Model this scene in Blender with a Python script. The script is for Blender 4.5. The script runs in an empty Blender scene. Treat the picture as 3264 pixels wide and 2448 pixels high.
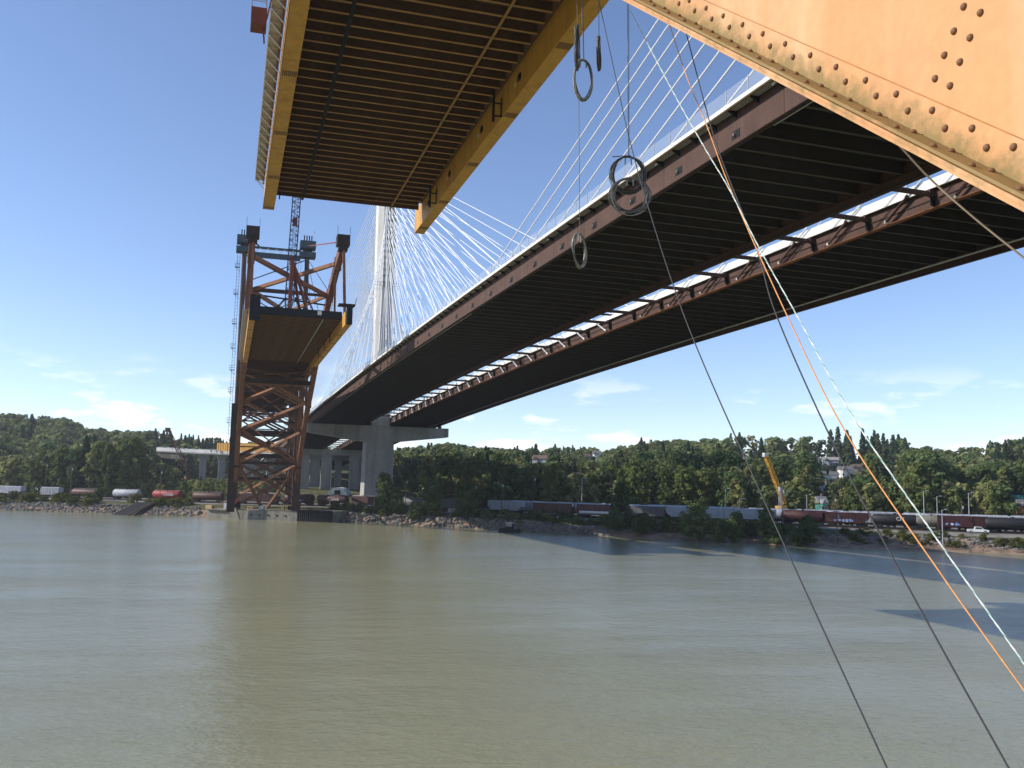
import bpy, math, random
import numpy as np
from mathutils import Vector, Matrix

R_ = math.radians
rng = random.Random(7)
nrg = np.random.default_rng(11)
scene = bpy.context.scene
COL = scene.collection

# ------------------------------------------------------------------ camera
CAM_Z = 16.0
FPX, PITCH, ROLL, YAW = 2950.0, R_(6.0), R_(1.2), R_(18.9)
ca, sa, cp, sp, cr, sr = math.cos(YAW), math.sin(YAW), math.cos(PITCH), math.sin(PITCH), math.cos(ROLL), math.sin(ROLL)
def cam_vec(x, y):
    xr, yr = cr * x - sr * y, sr * x + cr * y
    return xr, yr
def ray(px, py):
    """viewing ray of a photograph pixel, scaled to one metre of depth"""
    xr, yr = cam_vec((px - 1632) / FPX, -(py - 1224) / FPX)
    fw, up = cp - yr * sp, sp + yr * cp
    return Vector((sa * fw + ca * xr, ca * fw - sa * xr, up))
def at(px, py, depth):
    v = ray(px, py)
    return Vector((0, 0, CAM_Z)) + v * depth
def ground_at(px, depth):
    """plan position under an image column at a depth (ground items)"""
    p = at(px, 1540, depth)
    return Vector((p.x, p.y, 0))
cam_d = bpy.data.cameras.new('camera')
cam = bpy.data.objects.new('camera', cam_d)
COL.objects.link(cam)
cam_d.sensor_width = 36.0
cam_d.lens = FPX / 3264 * 36.0
cam_d.clip_start, cam_d.clip_end = 0.1, 9000.0
zero = ray(1632, 1224)
rv = ray(1632 + FPX, 1224) - zero
uv = ray(1632, 1224 - FPX) - zero
m = Matrix((rv.normalized(), uv.normalized(), -zero.normalized())).transposed().to_4x4()
m.translation = Vector((0, 0, CAM_Z))
cam.matrix_world = m
scene.camera = cam

# ------------------------------------------------------------------ sky, sun, exposure
SUN_TO = Vector((-1.55, 0.41, 1.0)).normalized()
sun_el = math.asin(SUN_TO.z)
sun_az = math.atan2(SUN_TO.x, SUN_TO.y)
world = bpy.data.worlds.new('World')
scene.world = world
world.use_nodes = True
wn, wl = world.node_tree.nodes, world.node_tree.links
wn.clear()
w_out = wn.new('ShaderNodeOutputWorld')
w_bg = wn.new('ShaderNodeBackground')
w_sky = wn.new('ShaderNodeTexSky')
w_sky.sky_type = 'NISHITA'
w_sky.sun_disc = False
w_sky.sun_elevation = sun_el
w_sky.sun_rotation = sun_az
w_sky.air_density = 0.75
w_sky.dust_density = 0.1
w_sky.ozone_density = 2.2
w_bg.inputs['Strength'].default_value = 0.15
w_tc = wn.new('ShaderNodeTexCoord')
w_sep = wn.new('ShaderNodeSeparateXYZ')
wl.new(w_tc.outputs['Generated'], w_sep.inputs[0])
w_map = wn.new('ShaderNodeMapping')
w_map.inputs['Scale'].default_value = (4.2, 4.2, 15.0)
w_map.inputs['Location'].default_value = (0.55, 0.35, 0.0)
wl.new(w_tc.outputs['Generated'], w_map.inputs[0])
w_no = wn.new('ShaderNodeTexNoise')
w_no.inputs['Scale'].default_value = 2.2
w_no.inputs['Detail'].default_value = 9.0
w_no.inputs['Roughness'].default_value = 0.60
wl.new(w_map.outputs[0], w_no.inputs['Vector'])
w_r1 = wn.new('ShaderNodeValToRGB')          # where cloud is
w_r1.color_ramp.elements[0].position = 0.525
w_r1.color_ramp.elements[1].position = 0.605
wl.new(w_no.outputs['Fac'], w_r1.inputs[0])
w_r2 = wn.new('ShaderNodeValToRGB')          # low fair-weather band all round the horizon
e = w_r2.color_ramp.elements
e[0].position, e[0].color = 0.0, (0.7, 0.7, 0.7, 1)
e[1].position, e[1].color = 0.125, (0, 0, 0, 1)
n_ = e.new(0.045); n_.color = (0.95, 0.95, 0.95, 1)
n_ = e.new(0.08); n_.color = (0.55, 0.55, 0.55, 1)
wl.new(w_sep.outputs['Z'], w_r2.inputs[0])
w_mul = wn.new('ShaderNodeMath'); w_mul.operation = 'MULTIPLY'
wl.new(w_r1.outputs[0], w_mul.inputs[0]); wl.new(w_r2.outputs[0], w_mul.inputs[1])
w_mix = wn.new('ShaderNodeMixRGB')
w_mix.inputs['Color2'].default_value = (6.6, 6.6, 6.8, 1)
wl.new(w_mul.outputs[0], w_mix.inputs['Fac'])
w_tint = wn.new('ShaderNodeMixRGB'); w_tint.blend_type = 'MULTIPLY'; w_tint.inputs['Fac'].default_value = 1.0
w_tint.inputs['Color2'].default_value = (0.98, 0.95, 1.0, 1)          # clear, slightly cold air
wl.new(w_sky.outputs[0], w_tint.inputs['Color1'])
wl.new(w_tint.outputs[0], w_mix.inputs['Color1'])
wl.new(w_mix.outputs[0], w_bg.inputs['Color'])
wl.new(w_bg.outputs[0], w_out.inputs['Surface'])

sun_d = bpy.data.lights.new('sun', 'SUN')
sun_d.energy = 4.0
sun_d.angle = R_(0.5)
sun_d.color = (1.0, 0.93, 0.83)
sun = bpy.data.objects.new('sun', sun_d)
COL.objects.link(sun)
sun.location = (-200, 80, 300)
sun.rotation_euler = SUN_TO.to_track_quat('Z', 'Y').to_euler()

vs = scene.view_settings
vs.view_transform = 'Standard'
vs.look = 'None'
vs.exposure = 0.42
vs.gamma = 1.0
vs.use_curve_mapping = False
try:
    scene.cycles.use_denoising = True
    scene.cycles.max_bounces = 6
    scene.cycles.diffuse_bounces = 3
    scene.cycles.glossy_bounces = 3
    scene.cycles.transparent_max_bounces = 12
    scene.cycles.caustics_reflective = False
    scene.cycles.caustics_refractive = False
    scene.cycles.sample_clamp_indirect = 6.0
except Exception:
    pass

# ------------------------------------------------------------------ materials
def mat(name, col, rough=0.7, metal=0.0, var=0.25, scale=1.0, bump=0.0, streak=None, streak_amt=0.5, spec=0.4, stretch=(1, 1, 1), fine=0.0):
    """painted, rusted or poured surface: base colour with blotchy wear, optional vertical stains"""
    M = bpy.data.materials.new(name)
    M.use_nodes = True
    nt = M.node_tree; N, L = nt.nodes, nt.links
    b = N['Principled BSDF']
    b.inputs['Roughness'].default_value = rough
    b.inputs['Metallic'].default_value = metal
    b.inputs['Specular IOR Level'].default_value = spec
    tc = N.new('ShaderNodeTexCoord')
    mp = N.new('ShaderNodeMapping'); mp.inputs['Scale'].default_value = stretch
    L.new(tc.outputs['Object'], mp.inputs[0])
    no = N.new('ShaderNodeTexNoise'); no.inputs['Scale'].default_value = scale
    no.inputs['Detail'].default_value = 8; no.inputs['Roughness'].default_value = 0.65
    L.new(mp.outputs[0], no.inputs['Vector'])
    rp = N.new('ShaderNodeValToRGB')
    lo = [c * (1 - var) for c in col]; hi = [min(0.95, c * (1 + var)) for c in col]
    rp.color_ramp.elements[0].position, rp.color_ramp.elements[0].color = 0.3, (*lo, 1)
    rp.color_ramp.elements[1].position, rp.color_ramp.elements[1].color = 0.7, (*hi, 1)
    L.new(no.outputs['Fac'], rp.inputs[0])
    out = rp.outputs[0]
    if streak:
        mp2 = N.new('ShaderNodeMapping'); mp2.inputs['Scale'].default_value = (scale * 2.2, scale * 2.2, scale * 0.18)
        L.new(tc.outputs['Object'], mp2.inputs[0])
        n2 = N.new('ShaderNodeTexNoise'); n2.inputs['Scale'].default_value = 1.0; n2.inputs['Detail'].default_value = 6
        L.new(mp2.outputs[0], n2.inputs['Vector'])
        r2 = N.new('ShaderNodeValToRGB')
        r2.color_ramp.elements[0].position = 0.48; r2.color_ramp.elements[1].position = 0.72
        r2.color_ramp.elements[1].color = (streak_amt,) * 3 + (1,)
        L.new(n2.outputs['Fac'], r2.inputs[0])
        mx = N.new('ShaderNodeMixRGB'); mx.inputs['Color2'].default_value = (*streak, 1)
        L.new(r2.outputs[0], mx.inputs['Fac']); L.new(out, mx.inputs['Color1'])
        out = mx.outputs[0]
    if fine:
        n3 = N.new('ShaderNodeTexNoise'); n3.inputs['Scale'].default_value = scale * 14; n3.inputs['Detail'].default_value = 4
        L.new(tc.outputs['Object'], n3.inputs['Vector'])
        r3 = N.new('ShaderNodeValToRGB')
        r3.color_ramp.elements[0].position = 0.35; r3.color_ramp.elements[0].color = (1 - fine,) * 3 + (1,)
        r3.color_ramp.elements[1].position = 0.65
        L.new(n3.outputs['Fac'], r3.inputs[0])
        m3 = N.new('ShaderNodeMixRGB'); m3.blend_type = 'MULTIPLY'; m3.inputs['Fac'].default_value = 1
        L.new(out, m3.inputs['Color1']); L.new(r3.outputs[0], m3.inputs['Color2'])
        out = m3.outputs[0]
    L.new(out, b.inputs['Base Color'])
    if bump:
        bp = N.new('ShaderNodeBump'); bp.inputs['Strength'].default_value = bump; bp.inputs['Distance'].default_value = 0.02
        n4 = N.new('ShaderNodeTexNoise'); n4.inputs['Scale'].default_value = scale * 9; n4.inputs['Detail'].default_value = 5
        L.new(tc.outputs['Object'], n4.inputs['Vector'])
        L.new(n4.outputs['Fac'], bp.inputs['Height']); L.new(bp.outputs[0], b.inputs['Normal'])
    return M

MT = {}
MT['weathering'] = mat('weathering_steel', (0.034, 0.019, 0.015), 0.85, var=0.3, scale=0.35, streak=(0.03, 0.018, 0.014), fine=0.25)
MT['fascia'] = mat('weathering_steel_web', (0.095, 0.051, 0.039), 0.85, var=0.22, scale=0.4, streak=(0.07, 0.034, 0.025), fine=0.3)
MT['inner_web_steel'] = MT['fascia']  # inner webs share the fascia steel
MT['rust_lit_edge'] = mat('rusty_lit_flange', (0.24, 0.092, 0.040), 0.85, var=0.3, scale=0.6, fine=0.3)  # rust brown brightened: sunlight on the flange edge put into the colour
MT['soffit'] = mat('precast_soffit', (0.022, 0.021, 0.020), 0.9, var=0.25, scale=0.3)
MT['beam_light'] = mat('floor_beam_flange', (0.050, 0.041, 0.036), 0.8, var=0.2, scale=0.5)
MT['concrete'] = mat('cast_concrete', (0.36, 0.355, 0.335), 0.9, var=0.14, scale=0.12, streak=(0.20, 0.195, 0.18), streak_amt=0.75, fine=0.18)
MT['old_concrete'] = mat('stained_concrete', (0.25, 0.235, 0.20), 0.95, var=0.35, scale=0.25, streak=(0.10, 0.09, 0.075), streak_amt=0.8, fine=0.3, bump=0.5)
MT['parapet'] = mat('pale_parapet', (0.72, 0.71, 0.67), 0.8, var=0.08, scale=0.3, streak=(0.5, 0.49, 0.45), streak_amt=0.5)
MT['white'] = mat('white_sheath', (0.86, 0.86, 0.85), 0.5, var=0.05, scale=0.2)
MT['galv'] = mat('galvanised', (0.42, 0.43, 0.44), 0.55, metal=0.3, var=0.2, scale=1.5)
MT['yellow'] = mat('yellow_paint', (0.60, 0.315, 0.050), 0.55, var=0.10, scale=0.5, streak=(0.36, 0.16, 0.03), streak_amt=0.55, fine=0.12)
MT['yellow_flange'] = mat('bounce_lit_yellow', (0.36, 0.195, 0.065), 0.7, var=0.25, scale=1.2, fine=0.25)  # for beam flanges: light bounced off the water put into the paint colour
MT['brown_paint'] = mat('brown_paint', (0.125, 0.064, 0.036), 0.8, var=0.3, scale=0.6, fine=0.25)
MT['rib'] = mat('faded_orange_steel', (0.215, 0.092, 0.050), 0.75, var=0.28, scale=0.5, streak=(0.14, 0.055, 0.03), streak_amt=0.7, fine=0.3)
MT['brace'] = mat('sunlit_orange_brace', (0.36, 0.165, 0.085), 0.75, var=0.25, scale=0.7, fine=0.3)  # lighter copy of the arch orange, sunlight on the diagonals put into colour
MT['dark'] = mat('black_steel', (0.018, 0.019, 0.022), 0.8, var=0.3, scale=0.8, spec=0.15)
MT['teal'] = mat('teal_steel', (0.032, 0.062, 0.080), 0.65, var=0.3, scale=0.8)
MT['boom_blue'] = mat('blue_black_lattice', (0.028, 0.04, 0.075), 0.6, var=0.2, scale=1)
MT['red_steel'] = mat('red_primer', (0.22, 0.060, 0.038), 0.65, var=0.25, scale=1, fine=0.2)
MT['crane_yellow'] = mat('crane_yellow', (0.62, 0.33, 0.03), 0.6, var=0.15, scale=1)
MT['seam'] = mat('rusty_seam', (0.42, 0.20, 0.085), 0.7, var=0.3, scale=8)
MT['red_disc'] = mat('orange_red_disc', (0.62, 0.07, 0.03), 0.6, var=0.1, scale=2)
MT['wood'] = mat('fresh_timber', (0.62, 0.40, 0.19), 0.8, var=0.25, scale=2.5, fine=0.2)
MT['old_wood'] = mat('weathered_timber', (0.17, 0.12, 0.085), 0.9, var=0.35, scale=2.5, fine=0.3)
MT['black_rope'] = mat('black_rope', (0.045, 0.045, 0.05), 0.65, var=0.3, scale=30)
MT['wire'] = mat('greasy_wire', (0.13, 0.125, 0.115), 0.55, metal=0.3, var=0.45, scale=18)
MT['wire_pale'] = mat('pale_wire', (0.34, 0.31, 0.26), 0.55, metal=0.2, var=0.35, scale=18)
MT['orange_rope'] = mat('orange_rope', (0.72, 0.33, 0.12), 0.7, var=0.2, scale=20)
MT['white_rope'] = mat('white_rope', (0.74, 0.76, 0.72), 0.8, var=0.12, scale=30)
MT['teal_strand'] = mat('teal_strand', (0.22, 0.44, 0.38), 0.8, var=0.15, scale=30)
MT['tan_rope'] = mat('tan_rope', (0.60, 0.46, 0.34), 0.8, var=0.15, scale=30)
MT['rock'] = mat('riprap_rock', (0.185, 0.172, 0.152), 0.95, var=0.5, scale=0.55, fine=0.3)
MT['glass'] = mat('dark_glass', (0.03, 0.035, 0.045), 0.15, var=0.1, spec=0.6)
MT['rubber'] = mat('rubber', (0.02, 0.02, 0.02), 0.8, var=0.1)
MT['blue_plastic'] = mat('blue_plastic', (0.03, 0.17, 0.50), 0.5, var=0.1)
MT['tent'] = mat('tent_fabric', (0.62, 0.68, 0.70), 0.6, var=0.05)

def fence_mat():
    M = bpy.data.materials.new('wire_mesh')
    M.use_nodes = True
    N, L = M.node_tree.nodes, M.node_tree.links
    b = N['Principled BSDF']
    b.inputs['Base Color'].default_value = (0.50, 0.54, 0.58, 1); b.inputs['Roughness'].default_value = 0.5
    tr = N.new('ShaderNodeBsdfTransparent'); mx = N.new('ShaderNodeMixShader')
    mx.inputs[0].default_value = 0.24            # fraction of a fine mesh that is wire
    L.new(tr.outputs[0], mx.inputs[1]); L.new(b.outputs[0], mx.inputs[2])
    L.new(mx.outputs[0], N['Material Output'].inputs['Surface'])
    return M
MT['mesh'] = fence_mat()

def leaf_mat(name, cols, trans=0.25):
    M = bpy.data.materials.new(name)
    M.use_nodes = True
    N, L = M.node_tree.nodes, M.node_tree.links
    N.remove(N['Principled BSDF'])
    oi = N.new('ShaderNodeObjectInfo')
    atn = N.new('ShaderNodeAttribute'); atn.attribute_name = 'tint'
    ad = N.new('ShaderNodeMath'); ad.operation = 'MULTIPLY_ADD'
    ad.inputs[1].default_value = 0.45
    L.new(oi.outputs['Random'], ad.inputs[0]); 
    m2 = N.new('ShaderNodeMath'); m2.operation = 'MULTIPLY'; m2.inputs[1].default_value = 0.55
    L.new(atn.outputs['Fac'], m2.inputs[0]); L.new(m2.outputs[0], ad.inputs[2])
    rp = N.new('ShaderNodeValToRGB')
    els = rp.color_ramp.elements
    for i, c in enumerate(cols):
        p = i / (len(cols) - 1)
        if i == 0: els[0].position, els[0].color = 0, (*c, 1)
        elif i == len(cols) - 1: els[-1].position, els[-1].color = 1, (*c, 1)
        else:
            q = els.new(p); q.color = (*c, 1)
    L.new(ad.outputs[0], rp.inputs[0])
    d = N.new('ShaderNodeBsdfDiffuse'); t = N.new('ShaderNodeBsdfTranslucent'); mx = N.new('ShaderNodeMixShader')
    mx.inputs[0].default_value = trans
    L.new(rp.outputs[0], d.inputs[0]); L.new(rp.outputs[0], t.inputs[0])
    L.new(d.outputs[0], mx.inputs[1]); L.new(t.outputs[0], mx.inputs[2])
    L.new(mx.outputs[0], N['Material Output'].inputs['Surface'])
    return M
MT['leaf'] = leaf_mat('broadleaf', [(0.060, 0.10, 0.038), (0.115, 0.16, 0.055), (0.20, 0.225, 0.075), (0.30, 0.29, 0.125)], 0.35)
MT['leaf_dark'] = leaf_mat('dark_broadleaf', [(0.040, 0.075, 0.036), (0.078, 0.125, 0.050), (0.135, 0.18, 0.070), (0.21, 0.23, 0.10)], 0.32)
MT['needle'] = leaf_mat('needles', [(0.020, 0.038, 0.024), (0.032, 0.056, 0.032), (0.046, 0.070, 0.036), (0.062, 0.082, 0.042)], 0.1)
MT['bush'] = leaf_mat('bramble', [(0.045, 0.062, 0.020), (0.085, 0.105, 0.028), (0.13, 0.13, 0.040), (0.17, 0.14, 0.060)])
MT['bark'] = mat('bark', (0.10, 0.08, 0.06), 0.95, var=0.3, scale=1.0)

# ------------------------------------------------------------------ geometry helpers
class MB:
    """collects boxes, bars, tubes and lofts into one mesh"""
    def __init__(s): s.v, s.f = [], []
    def add(s, vs_, fs):
        o = len(s.v); s.v += [tuple(v) for v in vs_]; s.f += [tuple(i + o for i in f) for f in fs]; return s
    def box(s, x0, x1, y0, y1, z0, z1):
        return s.add([(x0, y0, z0), (x1, y0, z0), (x1, y1, z0), (x0, y1, z0), (x0, y0, z1), (x1, y0, z1), (x1, y1, z1), (x0, y1, z1)],
                     [(0, 3, 2, 1), (4, 5, 6, 7), (0, 1, 5, 4), (1, 2, 6, 5), (2, 3, 7, 6), (3, 0, 4, 7)])
    def cbox(s, c, d, rz=0.0):
        cx, cy, cz = c; a, b, h = d[0] / 2, d[1] / 2, d[2] / 2
        k, q = math.cos(rz), math.sin(rz)
        vs_ = [(cx + k * x - q * y, cy + q * x + k * y, cz + z) for z in (-h, h) for x, y in ((-a, -b), (a, -b), (a, b), (-a, b))]
        return s.add(vs_, [(0, 3, 2, 1), (4, 5, 6, 7), (0, 1, 5, 4), (1, 2, 6, 5), (2, 3, 7, 6), (3, 0, 4, 7)])
    def bar(s, p0, p1, w, h=None, up=(0, 0, 1)):
        h = h or w
        p0, p1 = Vector(p0), Vector(p1); d = (p1 - p0).normalized(); u = Vector(up)
        if abs(d.dot(u)) > 0.98: u = Vector((0, 1, 0))
        a = d.cross(u).normalized(); b = a.cross(d).normalized()
        vs_ = [p + a * (i * w / 2) + b * (j * h / 2) for p in (p0, p1) for i, j in ((-1, -1), (1, -1), (1, 1), (-1, 1))]
        return s.add(vs_, [(0, 3, 2, 1), (4, 5, 6, 7), (0, 1, 5, 4), (1, 2, 6, 5), (2, 3, 7, 6), (3, 0, 4, 7)])
    def tube(s, pts, r, n=6, caps=True):
        pts = [Vector(p) for p in pts]; rr = r if isinstance(r, (list, tuple)) else [r] * len(pts)
        rings = []; ref = None
        for i, p in enumerate(pts):
            d = (pts[min(i + 1, len(pts) - 1)] - pts[max(i - 1, 0)]).normalized()
            if ref is None: ref = Vector((0, 0, 1)) if abs(d.z) < 0.9 else Vector((1, 0, 0))
            a = d.cross(ref).normalized(); b = a.cross(d).normalized(); ref = b
            rings.append([p + (a * math.cos(2 * math.pi * k / n) + b * math.sin(2 * math.pi * k / n)) * rr[i] for k in range(n)])
        fs = []
        for i in range(len(pts) - 1):
            for k in range(n):
                fs.append((i * n + k, i * n + (k + 1) % n, (i + 1) * n + (k + 1) % n, (i + 1) * n + k))
        if caps:
            fs.append(tuple(range(n))[::-1]); fs.append(tuple((len(pts) - 1) * n + k for k in range(n)))
        return s.add([v for r_ in rings for v in r_], fs)
    def loft(s, rings, closed=True, caps=True):
        n = len(rings[0]); fs = []
        for i in range(len(rings) - 1):
            for k in range(n if closed else n - 1):
                fs.append((i * n + k, i * n + (k + 1) % n, (i + 1) * n + (k + 1) % n, (i + 1) * n + k))
        if caps and closed:
            fs.append(tuple(range(n))[::-1]); fs.append(tuple((len(rings) - 1) * n + k for k in range(n)))
        return s.add([v for r_ in rings for v in r_], fs)
    def build(s, name, m_, parent=None, smooth=False, kind=None):
        me = bpy.data.meshes.new(name)
        me.from_pydata(s.v, [], s.f); me.update()
        me.materials.append(MT[m_] if isinstance(m_, str) else m_)
        if smooth:
            for p in me.polygons: p.use_smooth = True
        o = bpy.data.objects.new(name, me); COL.objects.link(o)
        if parent is not None: o.parent = parent
        if kind: o['kind'] = kind
        return o
def ob(name, me, parent=None, loc=(0, 0, 0), rz=0.0, sc=None):
    o = bpy.data.objects.new(name, me); COL.objects.link(o)
    o.location = loc; o.rotation_euler = (0, 0, rz)
    if sc is not None: o.scale = (sc, sc, sc) if not isinstance(sc, (tuple, list)) else sc
    if parent is not None: o.parent = parent
    return o
def tag(o, label=None, cat=None, group=None, kind=None):
    if label: o['label'] = label
    if cat: o['category'] = cat
    if group: o['group'] = group
    if kind: o['kind'] = kind
    return o
def thing(name, label, cat, loc=(0, 0, 0), rz=0.0, group=None):
    o = bpy.data.objects.new(name, None); COL.objects.link(o)
    o.empty_display_size = 1.0
    o.location = loc; o.rotation_euler = (0, 0, rz)
    return tag(o, label, cat, group)
def circle_pts(n, r, z=0, ph=0): return [(r * math.cos(2 * math.pi * k / n + ph), r * math.sin(2 * math.pi * k / n + ph), z) for k in range(n)]

HAZE_DENSITY = 0.0001
# ------------------------------------------------------------------ shore and terrain
SHORE = np.array([(-1250, 960), (-420, 640), (-250, 548), (-150, 496), (-78, 457), (-25, 428), (20, 394), (72, 346), (103, 310), (118, 289),
                  (133, 268), (150, 247), (168, 229), (192, 212), (216, 194), (300, 128), (420, 30), (600, -110), (950, -380)], float) * (16.0 / 17.0)
NV = np.array((0.62, 0.785)); NV /= np.linalg.norm(NV)
MV = np.array((NV[1], -NV[0]))
SC, SN = SHORE @ MV, SHORE @ NV
def to_cd(x, y):
    c = x * MV[0] + y * MV[1]
    return c, x * NV[0] + y * NV[1] - np.interp(c, SC, SN)
def from_cd(c, d):
    nn = np.interp(c, SC, SN) + d
    return c * MV[0] + nn * NV[0], c * MV[1] + nn * NV[1]
def horizon_y(px): return 1224 + FPX * math.tan(PITCH) + (px - 1632) * math.tan(ROLL)
SKY_PX = [-500, 0, 120, 200, 235, 270, 330, 420, 500, 620, 760, 960, 1250, 1330, 1420, 1500, 1600, 1700, 1850, 1950, 2050, 2120, 2200, 2330, 2440, 2560, 2640, 2740, 2860, 2900, 2990, 3100, 3170, 3264, 3700]
SKY_Y = [1330, 1308, 1322, 1325, 1335, 1357, 1362, 1368, 1372, 1385, 1400, 1420, 1428, 1420, 1406, 1418, 1425, 1428, 1422, 1425, 1405, 1400, 1396, 1390, 1385, 1390, 1380, 1372, 1382, 1405, 1425, 1425, 1405, 1395, 1410]
def depth_for_d(px, d):
    lo, hi = 60.0, 3000.0
    for _ in range(40):
        mid = (lo + hi) / 2; p = ground_at(px, mid)
        if to_cd(p.x, p.y)[1] < d: lo = mid
        else: hi = mid
    return lo
RIDGE_D = 430.0
_cs, _hs = [], []
for px_, y_ in zip(SKY_PX, SKY_Y):
    D_ = depth_for_d(px_, RIDGE_D); p_ = ground_at(px_, D_)
    _cs.append(to_cd(p_.x, p_.y)[0]); _hs.append(CAM_Z + (horizon_y(px_) - y_) * D_ / FPX - 17.0)
_o = np.argsort(_cs); RC, RH = np.array(_cs)[_o], np.array(_hs)[_o]
def vnoise(x, y):
    return (np.sin(x * 0.031 + 1.3 * np.sin(y * 0.023)) + np.sin(y * 0.037 + 1.1 * np.sin(x * 0.029)) + 0.5 * np.sin(x * 0.11 + y * 0.07) + 0.5 * np.sin(y * 0.13 - x * 0.05)) / 3
PD = np.array([-60, -14, -5, 0, 2, 5, 9, 13, 17, 95, 130, 230, 330, RIDGE_D, 520, 800, 2600], float)
HOUSE_PADS = []                                  # (c, d, correction): levelled house plots
def ground_z(c, d):
    c = np.asarray(c, float); d = np.asarray(d, float)
    H = np.interp(c, RC, RH)
    sandy = np.clip((c + 95) / 60, 0, 1)           # the bank is a sandy beach towards the right
    rock = np.interp(d, [-60, -5, 0, 2, 5, 8, 12, 95], [-9, -1.6, 0, 1.3, 2.8, 3.6, 4.0, 4.0])
    sand = np.interp(d, [-60, -5, 0, 4, 9, 13, 19, 95], [-7, -0.5, 0, 0.4, 0.9, 3.0, 4.0, 4.0])
    z = rock * (1 - sandy) + sand * sandy
    hill = np.interp(d, [95, 130, 230, 330, RIDGE_D, 520, 800, 2600], [0, 0.05, 0.30, 0.62, 1.0, 1.02, 0.9, 0.5])
    z = z + hill * (H - 4.0)
    xx, yy = from_cd(c, d)
    z = z + vnoise(xx * 1.0, yy * 1.0) * np.interp(d, [-10, 0, 12, 100, 200, 430], [0.0, 0.12, 0.15, 0.15, 2.0, 2.5])
    if HOUSE_PADS:
        w_, a_ = 0.08, 0.0
        for pc, pd, dz in HOUSE_PADS:
            k = np.exp(-((c - pc) ** 2 + (d - pd) ** 2) / (2 * 20.0 ** 2)); w_ = w_ + k; a_ = a_ + k * dz
        z = z + a_ / w_
    return z
def gz(x, y):
    c, d = to_cd(x, y); return float(ground_z(c, d))
H_SPOTS = [(2533, 1480, 690), (2596, 1486, 680), (2648, 1488, 660), (2640, 1538, 590), (2700, 1520, 610), (2738, 1512, 630), (2828, 1516, 620), (2836, 1536, 590), (2408, 1470, 700), (2452, 1474, 690), (1718, 1488, 560), (1872, 1467, 660), (1903, 1480, 640), (2012, 1487, 600), (2362, 1486, 650), (2617, 1592, 450), (3255, 1622, 400)]
_p = []
for hx, hy, hD in H_SPOTS:
    q = at(hx, hy, hD); c_, d_ = to_cd(q.x, q.y); _p.append((c_, d_, q.z - float(ground_z(c_, d_)) + .3))
HOUSE_PADS += _p
cc = np.concatenate([np.arange(SC[0] + 5, -640, 25), np.arange(-640, 180, 3.5), np.arange(180, SC[-1] - 5, 25)])
dd = np.array([-60, -25, -10, -5, -2, 0, 1, 2, 3, 4.5, 6, 7.5, 9, 10.5, 12, 13.5, 15, 17, 19, 22, 27, 33, 40, 48, 57, 67, 78, 90, 105, 125, 150, 180, 215, 255, 300, 345, 390, 430, 470, 520, 600, 760])
CG, DG = np.meshgrid(cc, dd, indexing='ij')
jit = nrg.normal(0, 1, CG.shape) * np.interp(DG, [-1, 1, 14, 30], [0, 0.2, 0.12, 0.02])
XG, YG = from_cd(CG, DG)
ZG = ground_z(CG, DG) + jit
nc, nd = CG.shape
tv = np.stack([XG.ravel(), YG.ravel(), ZG.ravel()], 1)
ii, jj = np.meshgrid(np.arange(nc - 1), np.arange(nd - 1), indexing='ij')
a_ = (ii * nd + jj).ravel()
tf = np.stack([a_, a_ + nd, a_ + nd + 1, a_ + 1], 1)

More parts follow.
